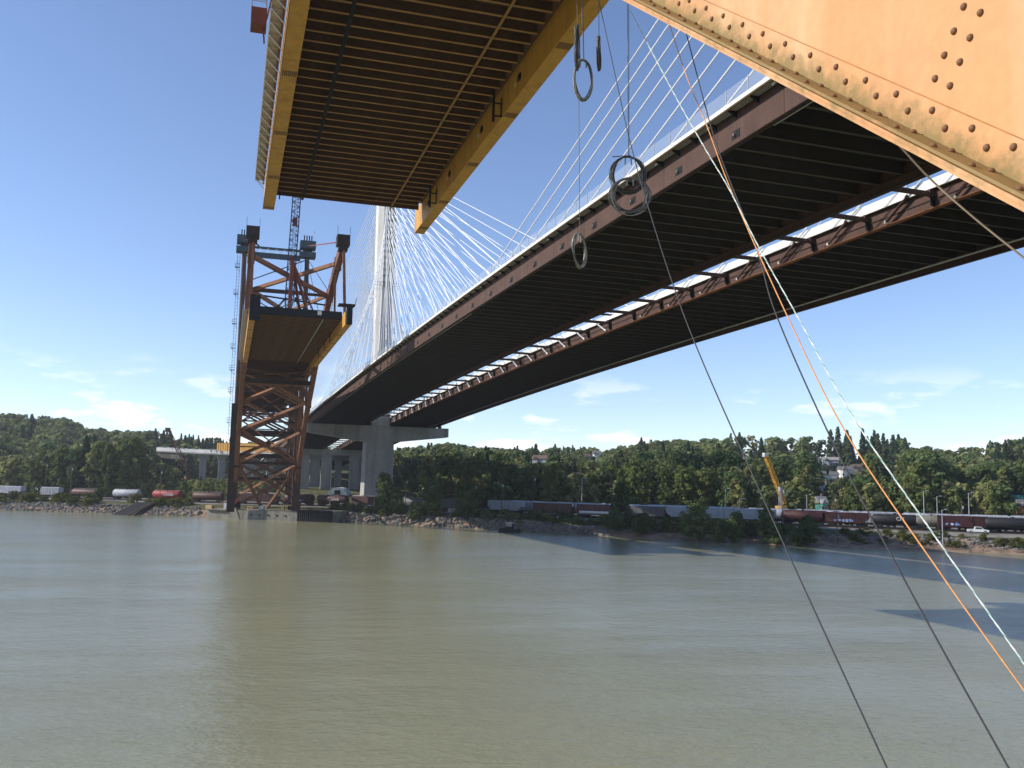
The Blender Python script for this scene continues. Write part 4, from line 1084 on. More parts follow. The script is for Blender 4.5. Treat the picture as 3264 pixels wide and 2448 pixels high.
# ------------------------------------------------------------------ riveted girder passing close overhead
def beam_mat():
    M = mat('orange_girder_paint', (0.60, 0.300, 0.120), 0.6, var=0.10, scale=1.3, streak=(0.66, 0.42, 0.22), streak_amt=0.6, fine=0.08, bump=0.12)  # the girder's own orange paint with pale streaks
    N, L = M.node_tree.nodes, M.node_tree.links
    b = N['Principled BSDF']; src = b.inputs['Base Color'].links[0].from_socket
    at_ = N.new('ShaderNodeAttribute'); at_.attribute_name = 'grime'
    tc = N.new('ShaderNodeTexCoord')
    no = N.new('ShaderNodeTexNoise'); no.inputs['Scale'].default_value = 9; no.inputs['Detail'].default_value = 9; no.inputs['Roughness'].default_value = 0.7
    L.new(tc.outputs['Object'], no.inputs['Vector'])
    ad = N.new('ShaderNodeMath'); ad.operation = 'ADD'; L.new(at_.outputs['Fac'], ad.inputs[0]); L.new(no.outputs['Fac'], ad.inputs[1])
    r = N.new('ShaderNodeValToRGB'); r.color_ramp.elements[0].position = 0.72; r.color_ramp.elements[1].position = 1.15
    r.color_ramp.elements[1].color = (0.85, 0.85, 0.85, 1)
    L.new(ad.outputs[0], r.inputs[0])
    mx = N.new('ShaderNodeMixRGB'); mx.inputs['Color2'].default_value = (0.20, 0.15, 0.045, 1)
    L.new(r.outputs[0], mx.inputs['Fac']); L.new(src, mx.inputs['Color1'])
    n2 = N.new('ShaderNodeTexNoise'); n2.inputs['Scale'].default_value = 60; n2.inputs['Detail'].default_value = 5
    L.new(tc.outputs['Object'], n2.inputs['Vector'])
    r2 = N.new('ShaderNodeValToRGB'); r2.color_ramp.elements[0].position = 0.66; r2.color_ramp.elements[1].position = 0.74; r2.color_ramp.elements[1].color = (0.7, 0.7, 0.7, 1)
    L.new(n2.outputs['Fac'], r2.inputs[0])
    m2 = N.new('ShaderNodeMixRGB'); m2.inputs['Color2'].default_value = (0.22, 0.10, 0.045, 1)
    ml = N.new('ShaderNodeMath'); ml.operation = 'MULTIPLY'; L.new(r2.outputs[0], ml.inputs[0]); L.new(at_.outputs['Fac'], ml.inputs[1])
    L.new(ml.outputs[0], m2.inputs['Fac']); L.new(mx.outputs[0], m2.inputs['Color1'])
    L.new(m2.outputs[0], b.inputs['Base Color'])
    return M
MT['beam'] = beam_mat()
MT['rivet'] = mat('rusty_rivet', (0.23, 0.115, 0.055), 0.7, var=0.3, scale=25, fine=0.2)
K = 0.85                                    # metres: all girder measures scale with its distance
RG = thing('riveted_girder', 'large orange riveted steel girder rising across the upper right corner', 'girder', (3.0 * K, 0, CAM_Z))
gax = Vector((0, 0.8012, 0.5985)); gn = Vector((0, -0.5985, 0.8012)); gw = Vector((0, 2.81, 1.285)) * K
def gp(t, e, u): return gw + gax * (t * K) + gn * (e * K) + Vector((u * K, 0, 0))
def gbox(name, t0, t1, e0, e1, u0, u1, m_, g0=0.0, g1=0.0, n=90):
    b = MB(); rings = []
    for i in range(n + 1):
        t = t0 + (t1 - t0) * i / n
        rings.append([gp(t, e, u) for e, u in ((e0, u0), (e1, u0), (e1, u1), (e0, u1))])
    b.loft(rings); o = b.build(name, m_, RG)
    a = o.data.attributes.new('grime', 'FLOAT', 'POINT')
    a.data.foreach_set('value', np.tile(np.array((g0, g1, g1, g0), np.float32), n + 1))
    return o
T0, T1 = -3.4, 62.0
gbox('web_plate', T0, T1, 0.0, 2.8, 0.0, 0.02, 'beam', 0.05, -0.1)
gbox('angle_leg', T0, T1, 0.012, 0.155, -0.018, -0.001, 'beam', 0.52, 0.12)
gbox('upper_flange', T0, T1, 2.801, 2.825, -0.165, 0.18, 'beam', 0.2, 0.2)
gbox('weld_seam', T0, T1, 0.1551, 0.1575, -0.012, -0.001, 'seam')
gbox('flange_leg', T0, T1, -0.002, 0.0118, -0.165, -0.0185, 'beam', 0.55, 0.55)
gbox('cover_plate', T0, T1, -0.022, -0.006, -0.175, 0.19, 'beam', 0.30, 0.30)
gbox('cover_plate', T0, T1, -0.040, -0.0235, -0.168, 0.18, 'beam', 0.25, 0.25)
rv_b = MB()
def dome(b, r, h, n=10):
    rings = [[(r * math.cos(a) * math.cos(2 * math.pi * k / n), r * math.cos(a) * math.sin(2 * math.pi * k / n), h * math.sin(a)) for k in range(n)] for a in (0, .45, .85, 1.2, 1.5)]
    b.loft(rings, caps=True); return b
rv_o = None
def rivet(t, e, u, nrm):
    global rv_o
    if rv_o is None:
        rv_o = dome(MB(), .0165 * K, .014 * K).build('rivet', 'rivet', RG, smooth=True); q = rv_o
    else: q = ob('rivet', rv_o.data, RG)
    q.location = gp(t, e, u); q.rotation_euler = nrm.to_track_quat('Z', 'Y').to_euler()
L_N, U_N = Vector((-1, 0, 0)), gn
for k in range(-14, 46):
    t = 0.075 + k * .262
    jt = rng.uniform(-.008, .008)
    rivet(t + jt, .076, -.0185, L_N); rivet(t + .12 + jt, .120, -.0185, L_N)
    rivet(t + .135 + jt, .012, -.055, U_N); rivet(t + .175 + jt, .012, -.120, U_N)
for k in range(0, 9):
    e = .235 + .1 * k
    rivet(.434 + .003 * k, e, -.001, L_N); rivet(.541 + .004 * k, e + .004, -.001, L_N)

# ------------------------------------------------------------------ ropes and hanging coils in front of the camera
def smooth_path(pts, n=40):
    pts = [Vector(p) for p in pts]; out = []
    P = [pts[0] * 2 - pts[1]] + pts + [pts[-1] * 2 - pts[-2]]
    for i in range(1, len(P) - 2):
        for k in range(n):
            t = k / n; a, b_, c, d = P[i - 1], P[i], P[i + 1], P[i + 2]
            out.append(.5 * ((2 * b_) + (c - a) * t + (2 * a - 5 * b_ + 4 * c - d) * t * t + (3 * b_ - a - 3 * c + d) * t ** 3))
    out.append(pts[-1]); return out
def rope(name, label, cat, pix, D0, D1, r, m_, twist=None, group=None):
    n = len(pix); pts = []
    ys = [p[1] for p in pix]
    for (x, y) in pix:
        f = (y - ys[0]) / (ys[-1] - ys[0]); inv = (1 - f) / D0 + f / D1
        pts.append(at(x, y, 1 / inv))
    path = smooth_path(pts, 14)
    if not twist:
        o = MB().tube(path, r, 8).build(name, m_, smooth=True); return tag(o, label, cat, group)
    t = thing(name, label, cat, path[0]); o0 = path[0]
    ln = [0]
    for a, b_ in zip(path[:-1], path[1:]): ln.append(ln[-1] + (b_ - a).length)
    tot = ln[-1]; nst = int(tot / (r * 2.4)); dense = []
    for i in range(nst + 1):
        s = tot * i / nst; j = min(len(ln) - 2, int(np.searchsorted(ln, s, side='right')) - 1); f = (s - ln[j]) / max(1e-9, ln[j + 1] - ln[j])
        dense.append(path[j] * (1 - f) + path[j + 1] * f)
    for q in range(3):
        pp = []
        for i, p in enumerate(dense):
            d = (dense[min(i + 1, nst)] - dense[max(i - 1, 0)]).normalized(); a = d.cross(Vector((0, 1, 0))).normalized(); b_ = a.cross(d)
            ph = i * .55 + q * 2.094
            pp.append(p - o0 + (a * math.cos(ph) + b_ * math.sin(ph)) * r * .52)
        MB().tube(pp, r * .55, 5).build('rope_strand', twist[q], t)
    return t
rope('black_rope', 'black rope running from the top past the big wire coils to the lower right', 'rope', [(1890, -60), (1908, 0), (1960, 235), (2003, 430), (2065, 655), (2190, 1030), (2420, 1560), (2827, 2448), (2880, 2560)], 17, 6.5, .0072, 'black_rope')
rope('black_rope', 'black rope starting under the riveted girder and crossing the orange rope', 'rope', [(2150, -20), (2187, 105), (2245, 327), (2295, 493), (2412, 795), (2473, 1000), (2650, 1400), (2900, 1880), (3215, 2448), (3290, 2580)], 13, 6.0, .0072, 'black_rope')
rope('orange_rope', 'thin orange rope slanting to the right edge of the water', 'rope', [(2108, -10), (2131, 68), (2190, 247), (2251, 395), (2332, 610), (2517, 1023), (2700, 1385), (3000, 1830), (3264, 2200), (3380, 2360)], 13, 6.0, .0062, 'orange_rope')
rope('twisted_rope', 'white and teal twisted rope slanting beside the orange rope', 'rope', [(1960, -70), (1992, 0), (2137, 277), (2245, 469), (2325, 604), (2420, 790), (2550, 1023), (2720, 1330), (2960, 1680), (3264, 2115), (3380, 2280)], 13, 6.0, .0064, 'white_rope', ('white_rope', 'white_rope', 'teal_strand'))
rope('tan_rope', 'short tan rope leaving the riveted girder towards the right edge', 'rope', [(2780, 372), (2850, 445), (2960, 565), (3100, 690), (3264, 822), (3420, 945)], 4.1, 4.0, .0045, 'tan_rope')

def coil(name, label, pc, w, h, D, strands, m_, yaw, top_px, r=.0085, spread=.12, drop=None):
    """a hank of wire rope hung from above on thin lines; w and h in photo pixels"""
    c = at(pc[0], pc[1], D); sc = D / FPX
    t = thing(name, label, 'wire coil', c)
    A, B = max(w, 26) * sc / 2, h * sc / 2
    rad = max(A, .34 if w < 40 else A)
    rgt = Vector((ca, -sa, 0)); fwd = Vector((sa, ca, 0))
    e1 = rgt * math.cos(yaw) + fwd * math.sin(yaw)
    for k in range(strands):
        a, b_ = rad * rng.uniform(1 - spread, 1 + spread * .3), B * rng.uniform(1 - spread * .8, 1.0)
        tilt = rng.uniform(-.10, .10); off = (e1.cross(Vector((0, 0, 1)))) * rng.uniform(-.02, .02)
        ph = rng.uniform(0, 6.28); pts = []
        for i in range(33):
            th = 2 * math.pi * i / 32 + ph
            x, z = a * math.cos(th) * (1 + .03 * math.sin(3 * th + k)), b_ * math.sin(th)
            x, z = x * math.cos(tilt) - z * math.sin(tilt), x * math.sin(tilt) + z * math.cos(tilt)
            pts.append(e1 * x + Vector((0, 0, z + (B - b_) * .6)) + off + e1.cross(Vector((0, 0, 1))) * (.012 * math.sin(2 * th + k)))
        MB().tube(pts, r, 5, caps=False).build('wire_strand', m_[k % len(m_)], t)
    for q, (tx, ty) in enumerate(top_px):
        p1 = at(tx, ty, D) - c
        p1 = Vector((p1.x, p1.y, p1.z))
        MB().tube([Vector((0, 0, B)) + e1 * (.015 * q), p1], .006, 5).build('hanging_wire', 'wire', t)
    b = MB()
    for q in (-1, 1): b.tube([Vector((0, 0, B)) + e1 * (.05 * q), Vector((0, 0, B - .16)) + e1 * (.06 * q)], .014, 5)
    b.build('tie', 'wire_pale', t)
    return t
W2, WP = ['wire', 'wire', 'black_rope'], ['wire', 'wire_pale', 'wire_pale', 'wire']
coil('wire_coil', 'narrow wire coil seen edge on, topmost of the hanging coils', (1840, 152), 17, 146, 17, 12, W2, 1.44, [(1838, -60)], spread=.10)
coil('wire_coil', 'oval pale wire coil hanging just below the narrow one beside the yellow girder', (1858, 256), 60, 140, 17, 12, WP, .15, [(1853, -60), (1856, -60)], spread=.14)
coil('wire_coil', 'small tight dark wire coil hanging alone against the sky', (1909, 172), 24, 104, 17, 12, W2, 1.42, [(1908, -60)], spread=.10)
coil('wire_coil', 'upper of the two large wire rings hanging in front of the dark deck', (2002, 560), 114, 128, 17, 18, W2, .1, [(2000, -40), (2004, -40)], r=.0065, spread=.2)
coil('wire_coil', 'lower and larger of the two big wire rings before the dark deck', (2008, 628), 132, 130, 16.8, 22, ['wire', 'wire', 'wire_pale'], .05, [(2006, 560)], r=.006, spread=.26)
coil('wire_coil', 'lowest pale wire coil hanging on a long thin line before the dark deck', (1847, 800), 28, 116, 17, 12, WP, 1.15, [(1845, 300)], spread=.12)
b = MB(); c0 = at(1952, 500, 17); c1 = at(2010, 496, 17); b.tube([c0, c1], .011, 5)
tag(b.build('wire_end', 'wire'), 'stiff loose wire end sticking out left from the top of the big rings', 'wire')

# ------------------------------------------------------------------ freight trains
def paint(name, col, var=.22): 
    if name not in MT: MT[name] = mat(name, col, .6, var=var, scale=.6, streak=tuple(c * .45 for c in col), streak_amt=.6, fine=.2)
    return name
CARP = dict(white=(.42, .43, .47), grey=(.40, .42, .46), brown=(.11, .047, .036), red=(.32, .030, .027), maroon=(.062, .019, .018), black=(.02, .02, .022), darkgrey=(.12, .12, .13), olive=(.20, .19, .15))
for k_, v_ in CARP.items(): paint('car_' + k_, v_)
MT['graffiti'] = mat('graffiti_paint', (.50, .54, .62), .6, var=.55, scale=1.2, fine=.3)
MT['graffiti_blue'] = mat('graffiti_blue', (.20, .30, .62), .6, var=.4, scale=1.2, fine=.3)
MT['lettering'] = mat('white_lettering', (.62, .60, .58), .6, var=.1)
_bog = None
def bogie(parent, x):
    global _bog
    if _bog is None:
        b = MB()
        for y in (-.85, .85): b.box(-1.1, 1.1, y - .09, y + .09, .38, .72)
        b.box(-.3, .3, -.9, .9, .45, .85)
        for wx in (-.88, .88):
            for y in (-.75, .75): b.tube([(wx, y - .07, .46), (wx, y + .07, .46)], .46, 12)
            b.tube([(wx, -.75, .46), (wx, .75, .46)], .09, 6)
        _bog = b.build('bogie', 'rubber', parent); _bog.location = (x, 0, 0)
    else: ob('bogie', _bog.data, parent, (x, 0, 0))
def text(s, size, m_, parent, loc, rot):
    c = bpy.data.curves.new('lettering', 'FONT'); c.body = s; c.size = size; c.align_x = 'CENTER'; c.align_y = 'CENTER'; c.extrude = .004
    c.materials.append(MT[m_]); f_ = bpy.data.objects.new('lettering_source', c); me = bpy.data.meshes.new_from_object(f_); bpy.data.objects.remove(f_); o = bpy.data.objects.new('lettering', me); COL.objects.link(o); o.parent = parent; o.location = loc; o.rotation_euler = rot; return o
def car(kind, colr, px, off, L, label, group=None, word=None, wsize=1.2, graf=None, top=None):
    p, rz = on_track(px, off)
    t = thing({'hopper': 'hopper_car', 'tank': 'tank_car', 'box': 'boxcar', 'round': 'covered_hopper_car', 'flat': 'flat_car'}[kind], label, 'freight car', p, rz, group)
    m_ = 'car_' + colr; h = L / 2
    bogie(t, -h + 2.0); bogie(t, h - 2.0)
    b = MB(); b.box(-h + .2, h - .2, -.25, .25, .85, 1.1); b.box(-h - .35, -h + .2, -.12, .12, .8, 1.0); b.box(h - .2, h + .35, -.12, .12, .8, 1.0); b.build('underframe', 'dark', t)
    yf = -1.5
    if kind == 'hopper':
        b = MB()
        prof = [(-h + 1.9, 1.15), (h - 1.9, 1.15), (h - .25, 2.5), (h - .25, 4.2), (-h + .25, 4.2), (-h + .25, 2.5)]
        b.loft([[(x, -1.45, z) for x, z in prof], [(x, 1.45, z) for x, z in prof]]); b.build('body', m_, t)
        rb = None
        for x in np.linspace(-h + .6, h - .6, 14):
            z0 = 1.3 if abs(x) < h - 1.9 else 2.6
            b = MB(); b.box(-.06, .06, -1.56, -1.452, z0, 4.12); q = b.build('side_rib', m_, t); q.location = (x, 0, 0)
        b = MB(); b.box(-h + .2, h - .2, -1.5, 1.5, 4.2, 4.32); b.build('top_sill', m_, t)
        b = MB(); b.loft([[(x, y, z) for y, z in ((-1.4, 4.32), (-.7, 4.55), (.7, 4.55), (1.4, 4.32))] for x in (-h + .5, h - .5)]); b.build('roof', top or m_, t)
        b = MB()
        for x in (-3.6, 0, 3.6): b.loft([[(x - 1.4, -.9, 1.15), (x + 1.4, -.9, 1.15), (x + 1.4, .9, 1.15), (x - 1.4, .9, 1.15)], [(x - .4, -.5, .5), (x + .4, -.5, .5), (x + .4, .5, .5), (x - .4, .5, .5)]])
        b.build('hopper_chute', 'dark', t)
    elif kind in ('tank', 'round'):
        b = MB(); r = 1.5 if kind == 'tank' else 1.62; zc = 2.65 if kind == 'tank' else 2.75
        rings = []
        for x, k in ((-h + .3, .55), (-h + .55, .85), (-h + 1.0, 1.0), (h - 1.0, 1.0), (h - .55, .85), (h - .3, .55)):
            rings.append([(x, r * k * math.cos(a), zc + r * k * math.sin(a) * (1 if kind == 'tank' else 1.08)) for a in np.linspace(0, 2 * math.pi, 20, endpoint=False)])
        b.loft(rings); b.build('tank' if kind == 'tank' else 'body', m_, t, smooth=True)
        b = MB(); b.tube([(0, 0, zc + r - .1), (0, 0, zc + r + .42)], .5, 12); b.build('dome', m_ if kind == 'tank' else 'dark', t)
        b = MB(); b.box(-h + 1.2, h - 1.2, -.4, .4, zc + r + .14, zc + r + .2); b.build('roof_walk', top or 'galv', t)
        b = MB()
        for x in (-h + .4, h - .4): b.box(x - .35, x + .35, -1.4, 1.4, 1.1, 1.3)
        for x in (-h + .25, h - .25):
            for y in (-1.25, 1.25): b.box(x - .03, x + .03, y - .03, y + .03, .7, 3.0)
        b.build('end_platform', 'dark', t)
        if kind == 'round':
            b = MB()
            for x in (-3.4, 0, 3.4): b.loft([[(x - 1.5, -1.0, 1.35), (x + 1.5, -1.0, 1.35), (x + 1.5, 1.0, 1.35), (x - 1.5, 1.0, 1.35)], [(x - .4, -.5, .5), (x + .4, -.5, .5), (x + .4, .5, .5), (x - .4, .5, .5)]])
            b.build('hopper_chute', 'dark', t)
        yf = -r - .012
    elif kind == 'box':
        b = MB(); b.box(-h + .3, h - .3, -1.5, 1.5, 1.1, 4.35); b.build('body', m_, t)
        b = MB(); b.loft([[(x, y, z) for y, z in ((-1.55, 4.35), (0, 4.62), (1.55, 4.35))] for x in (-h + .25, h - .25)]); b.build('roof', top or 'galv', t)
        b = MB(); b.box(-1.6, 1.6, -1.6, -1.503, 1.2, 4.2); b.build('door', m_, t)
        for sgn in (-1, 1):
            b = MB()
            for y in (-1.25, -.75): b.box(sgn * (h - .26) - .03, sgn * (h - .26) + .03, y - .03, y + .03, 1.2, 4.4)
            for z in np.arange(1.4, 4.3, .38): b.box(sgn * (h - .26) - .03, sgn * (h - .26) + .03, -1.25, -.75, z - .03, z + .03)
            b.build('end_ladder', 'brace', t)
            b = MB(); b.box(sgn * (h - .28) - .02, sgn * (h - .28) + .02, -.6, .6, 3.2, 4.3); b.build('end_panel', 'parapet', t)
        for x in np.linspace(-h + .9, h - .9, 12):
            if abs(x) > 1.8:
                b = MB(); b.box(x - .05, x + .05, -1.56, -1.503, 1.15, 4.3); b.build('side_rib', m_, t)
        yf = -1.57
    else:
        b = MB(); b.box(-h, h, -1.45, 1.45, 1.0, 1.3); b.build('deck', m_, t)
        for y in (-.9, 0, .9):
            b = MB(); b.tube([(-h + .6, y, 1.75), (h - .6, y, 1.75)], .42, 10); b.build('pipe_load', 'parapet', t)
    if word: text(word, wsize, 'lettering', t, (L * .12, yf - .02, 2.85), (math.pi / 2, 0, 0))
    if graf:
        for k in range(5):
            b = MB(); cx = -h * .45 + k * L * .085 + graf; n = 9; r0 = rng.uniform(.45, .8)
            zz = 1.9 if kind != 'tank' else 2.6
            b.add([(cx + r0 * 1.1 * rng.uniform(.6, 1.1) * math.cos(2 * math.pi * i / n), yf - .012, zz + r0 * .75 * rng.uniform(.55, 1.1) * math.sin(2 * math.pi * i / n)) for i in range(n)], [tuple(range(n))])
            b.build('graffiti', 'graffiti' if k % 2 else 'graffiti_blue', t)
    return t
FG = 'freight cars standing along the river bank'
car('hopper', 'white', 58, 0, 15.2, 'pale ribbed hopper car at the far left end of the train', FG)
car('hopper', 'white', 174, 0, 15.2, 'pale ribbed hopper car in front of the utility pole', FG)
car('tank', 'brown', 292, 0, 15.6, 'rusty brown tank car between the pale hopper and the grey car', FG)
car('round', 'grey', 422, 0, 14.6, 'light grey covered hopper car above the dark dock ramp', FG)
car('round', 'red', 550, 0, 14.8, 'bright red tank shaped car lettered Canada', FG, 'Canada', 1.7)
car('tank', 'brown', 680, 0, 15.2, 'long brown tank car just left of the orange arch foot', FG)
car('box', 'maroon', 840, 0, 19.0, 'dark maroon car seen through the orange arch legs', FG)
car('round', 'maroon', 968, 0, 14.0, 'maroon hopper car with pale scrawl right of the arch foot', FG, graf=.6)
car('round', 'maroon', 1074, 0, 15.0, 'dark red hopper car lettered Canada under the new bridge', FG, 'Canada', 1.5)
car('box', 'maroon', 1182, 0, 14.0, 'maroon boxcar behind the bank tree at the tower column', FG)
car('round', 'darkgrey', 1335, 0, 15.5, 'dark grey hopper car in the bridge shade behind bank trees', FG)
car('hopper', 'darkgrey', 1470, 0, 15.5, 'dark grey ribbed hopper car in shade right of the tower', FG)
car('hopper', 'grey', 1622, 0, 15.0, 'grey ribbed hopper car above the rocky point with the boat', FG)
car('box', 'brown', 1772, 0, 15.5, 'brown boxcar behind the white sign on piles', FG)
car('box', 'brown', 1905, 0, 13.5, 'second brown boxcar right of the white sign', FG)
car('box', 'darkgrey', 2062, 0, 14.0, 'dark grey boxcar behind the shaded bank bushes', FG)
car('hopper', 'grey', 2185, 0, 12.0, 'pale grey hopper car behind the piled dolphin', FG)
car('hopper', 'grey', 2292, 0, 12.5, 'grey hopper car left of the tall yellow crane', FG)
car('hopper', 'grey', 2412, 0, 12.5, 'light grey hopper car partly behind a bank tree below the yellow crane', FG)
car('round', 'maroon', 2560, 0, 13.5, 'maroon hopper with grey top behind the bushy bank trees', FG, top='car_grey')
car('hopper', 'maroon', 2700, 0, 12.8, 'maroon hopper car covered in white and blue graffiti', FG, graf=-.3, top='car_white')
car('tank', 'black', 2850, 0, 13.2, 'black tank car lettered CN near the right end', FG, 'CN', 1.5)
car('tank', 'olive', 2964, 0, 9.0, 'short olive tank car beside the maroon boxcar', FG)
car('box', 'maroon', 3075, 0, 15.8, 'long maroon boxcar with pale graffiti along its foot', FG, graf=-1.5, top='car_white')
car('box', 'maroon', 3240, 0, 15.5, 'maroon boxcar at the right edge of the photo', FG, top='car_white')
car('box', 'maroon', 3420, 0, 15.5, 'maroon boxcar beyond the right edge', FG)
car('tank', 'black', 3222, -5.2, 14.5, 'black tank car standing nearest the gravel road at right', FG)
car('flat', 'darkgrey', 1910, -5.2, 13.5, 'flat car loaded with long pale pipes', FG)
BG = 'second row of freight cars behind the front train'
kinds = ['hopper', 'round', 'hopper', 'box', 'hopper', 'round', 'box']
cols = ['grey', 'white', 'darkgrey', 'brown', 'white', 'grey', 'brown']
px_ = 1690.0; i_ = 0
while px_ < 3330:
    D_ = float(np.interp(px_, TR_PX, TR_D)) + 5
    car(kinds[i_ % 7], cols[i_ % 7], px_, 10.0, 14.6, 'freight car of the back row with only its roof showing above the front train', BG, top='car_white' if i_ % 3 else 'car_grey')
    px_ += 16.4 * FPX / D_; i_ += 1

# ------------------------------------------------------------------ road vehicles
def pickup(px, D, rz_off, label, ext=.0, z=None):
    p = ground_at(px, D)
    _, rz = on_track(px, 0)
    t = thing('pickup_truck', label, 'truck', (p.x, p.y, (gz(p.x, p.y) if z is None else z)), rz + rz_off, 'white pickup trucks on the bank')
    b = MB(); pr = [(-2.7, .45), (2.7, .45), (2.75, .95), (1.45, 1.12), (.75, 1.78), (-.75, 1.80), (-.95, 1.12), (-2.75, 1.10)]
    b.loft([[(x, y, z) for x, z in pr] for y in (-.95, .95)]); b.build('body', 'white_car', t)
    b = MB()
    for y in (-.962, .962): b.add([(-.72, y, 1.18), (1.10, y, 1.18), (.68, y, 1.70), (-.68, y, 1.70)], [(0, 1, 2, 3)])
    b.build('side_window', 'glass', t)
    b = MB(); b.add([(1.42, -.8, 1.17), (1.42, .8, 1.17), (.82, .75, 1.74), (.82, -.75, 1.74)], [(0, 1, 2, 3)]); b.build('windscreen', 'glass', t)
    b = MB(); b.box(-2.72, -1.0, -.75, .75, 1.105, 1.125); b.build('cargo_bed', 'dark', t)
    for x in (-1.75, 1.75):
        for y in (-.88, .88):
            w = MB().tube([(x, y - .12, .40), (x, y + .12, .40)], .40, 12).build('wheel', 'rubber', t); MB().tube([(x, y - .13, .40), (x, y + .13, .40)], .2, 8).build('rim', 'galv', w)
    for y in (-.75, .75): MB().box(2.72, 2.78, y - .15, y + .15, .72, .9).build('headlight', 'parapet', t)
    return t
MT['white_car'] = mat('white_car_paint', (.74, .75, .76), .35, var=.05, scale=1)
pickup(1180, 352, 0, 'white pickup truck parked by the blue toilets under the new bridge')
q_, rzq = on_track(3112, -10.8)
t = pickup(3112, 255, 0, 'white pickup truck on the gravel road before the black tank car', z=4.35); t.location = (q_.x, q_.y, 4.36)
t = thing('utility_trailer', 'small pale box trailer parked in the shade among the bank trees', 'trailer', ground_at(1450, 330)); t.location.z = gz(t.location.x, t.location.y); t.rotation_euler.z = rzq
MB().box(-2.1, 2.1, -.9, .9, .7, 2.0).build('body', 'car_white', t)
for y in (-.8, .8): MB().tube([(0, y - .1, .36), (0, y + .1, .36)], .36, 10).build('wheel', 'rubber', t)
MB().bar((2.1, 0, .8), (3.2, 0, .6), .1).build('drawbar', 'dark', t)

# ------------------------------------------------------------------ portable toilets, tent
for px, D, lab in ((1093, 352, 'blue portable toilet with white roof left of the white pickup'), (1133, 350, 'blue portable toilet right beside the white pickup')):
    p = ground_at(px, D); t = thing('portable_toilet', lab, 'portable toilet', (p.x, p.y, gz(p.x, p.y)), -.6, 'blue portable toilets')
    b = MB(); b.box(-.58, .58, -.58, .58, 0, 2.1); b.build('cabin', 'blue_plastic', t)
    b = MB(); b.loft([[(-.62, -.62, 2.1), (.62, -.62, 2.1), (.62, .62, 2.1), (-.62, .62, 2.1)], [(-.4, -.5, 2.4), (.4, -.5, 2.4), (.4, .5, 2.4), (-.4, .5, 2.4)]]); b.build('roof', 'parapet', t)
    b = MB(); b.box(-.42, .42, -.62, -.585, .1, 1.95); b.build('door', 'blue_plastic', t)
p = ground_at(1084, 500); t = thing('storage_tent', 'pale rounded fabric shelter behind the land pier columns', 'tent', (p.x, p.y, gz(p.x, p.y)), -.3)
b = MB(); b.loft([[(5.2 * math.cos(a), y, 4.6 * math.sin(a)) for a in np.linspace(0, math.pi, 14)] for y in (-8, -4, 0, 4, 8)], closed=False); b.add([(5.2 * math.cos(a), -8, 4.6 * math.sin(a)) for a in np.linspace(0, math.pi, 14)], [tuple(range(14))]); b.build('cover', 'tent', t, smooth=False)
b = MB(); b.box(-1.6, 1.6, -8.1, -8.01, 0, 3.2); b.build('doorway', 'dark', t)

# ------------------------------------------------------------------ tug, piles, sign, ramp
D_ = CAM_Z * FPX / (1695 - horizon_y(1630)); p = ground_at(1628, D_)
t = thing('tugboat', 'small dark tugboat with white framed wheelhouse at the rocky point', 'boat', (p.x, p.y, 0), math.atan2(MV[1], MV[0]))
b = MB(); rings = []
for x, w, z1 in ((-3.4, 1.3, .95), (-2.6, 1.5, .9), (0, 1.6, .9), (2.2, 1.25, 1.1), (3.5, .15, 1.45)): rings.append([(x, -w * .8, -.4), (x, w * .8, -.4), (x, w, z1), (x, -w, z1)])
b.loft(rings); b.build('hull', 'dark', t)
b = MB(); b.box(-1.2, 1.0, -.85, .85, .9, 2.9); b.build('wheelhouse', 'dark', t)
b = MB(); b.box(-1.3, 1.15, -.95, .95, 2.9, 3.02); b.build('roof', 'parapet', t)
for x in (-.95, -.2, .5):
    f = MB(); f.box(x, x + .5, -.9, -.855, 1.9, 2.75); f = f.build('window', 'parapet', t); MB().box(x + .08, x + .42, -.915, -.902, 1.98, 2.66).build('pane', 'glass', f)
MB().bar((-.6, 0, 3.0), (-.6, 0, 4.4), .09).build('mast', 'dark', t)
MB().box(-3.2, -1.6, -.5, .5, .95, 1.25).build('tow_post', 'dark', t)
def pile(px, y, hgt, r, m_, name, label, cat, group=None):
    D_ = CAM_Z * FPX / (y - horizon_y(px)); p = ground_at(px, D_); o = MB().tube([(0, 0, -3), (0, 0, hgt)], r, 9).build(name, m_); o.location = (p.x, p.y, 0); return tag(o, label, cat, group), D_, p
t = thing('notice_sign', 'white square notice board on wooden piles at the water edge', 'sign', wl(1783, 1690))
for x in (-.75, .1, .9): MB().tube([(x, 0, -2), (x, 0, 3.4)], .17, 8).build('pile', 'old_wood', t)
MB().box(-.9, 1.1, -.26, -.2, 3.0, 3.25).build('rail', 'old_wood', t)
MB().box(-.75, .85, -.33, -.27, 3.9, 5.4).build('board', 'parapet', t); MB().bar((.05, -.2, 3.2), (.05, -.2, 4.0), .15).build('post', 'old_wood', t)
t = thing('pile_dolphin', 'cluster of wooden piles with a small pale platform before the shaded bank', 'pile cluster', wl(2160, 1711))
for k, (x, h_) in enumerate(((-1.6, 2.9), (-1.1, 3.3), (.4, 3.0), (1.1, 3.5), (1.8, 2.6))): MB().tube([(x, rng.uniform(-.4, .4), -2), (x * .93, 0, h_)], .18, 8).build('pile', 'old_wood', t)
MB().box(-1.3, 2.2, -.5, .5, 4.4, 4.55).build('platform', 'parapet', t)
for x in (-.9, 1.6): MB().bar((x, 0, 2.6), (x, 0, 4.4), .12).build('post', 'dark', t)
pile(2752, 1733, 4.6, .42, 'rib', 'steel_pile', 'thick rusty red steel pile standing on the beach', 'pile')
pile(2741, 1731, 4.3, .17, 'old_wood', 'timber_pile', 'thin grey timber pile beside the rusty red pile', 'pile')
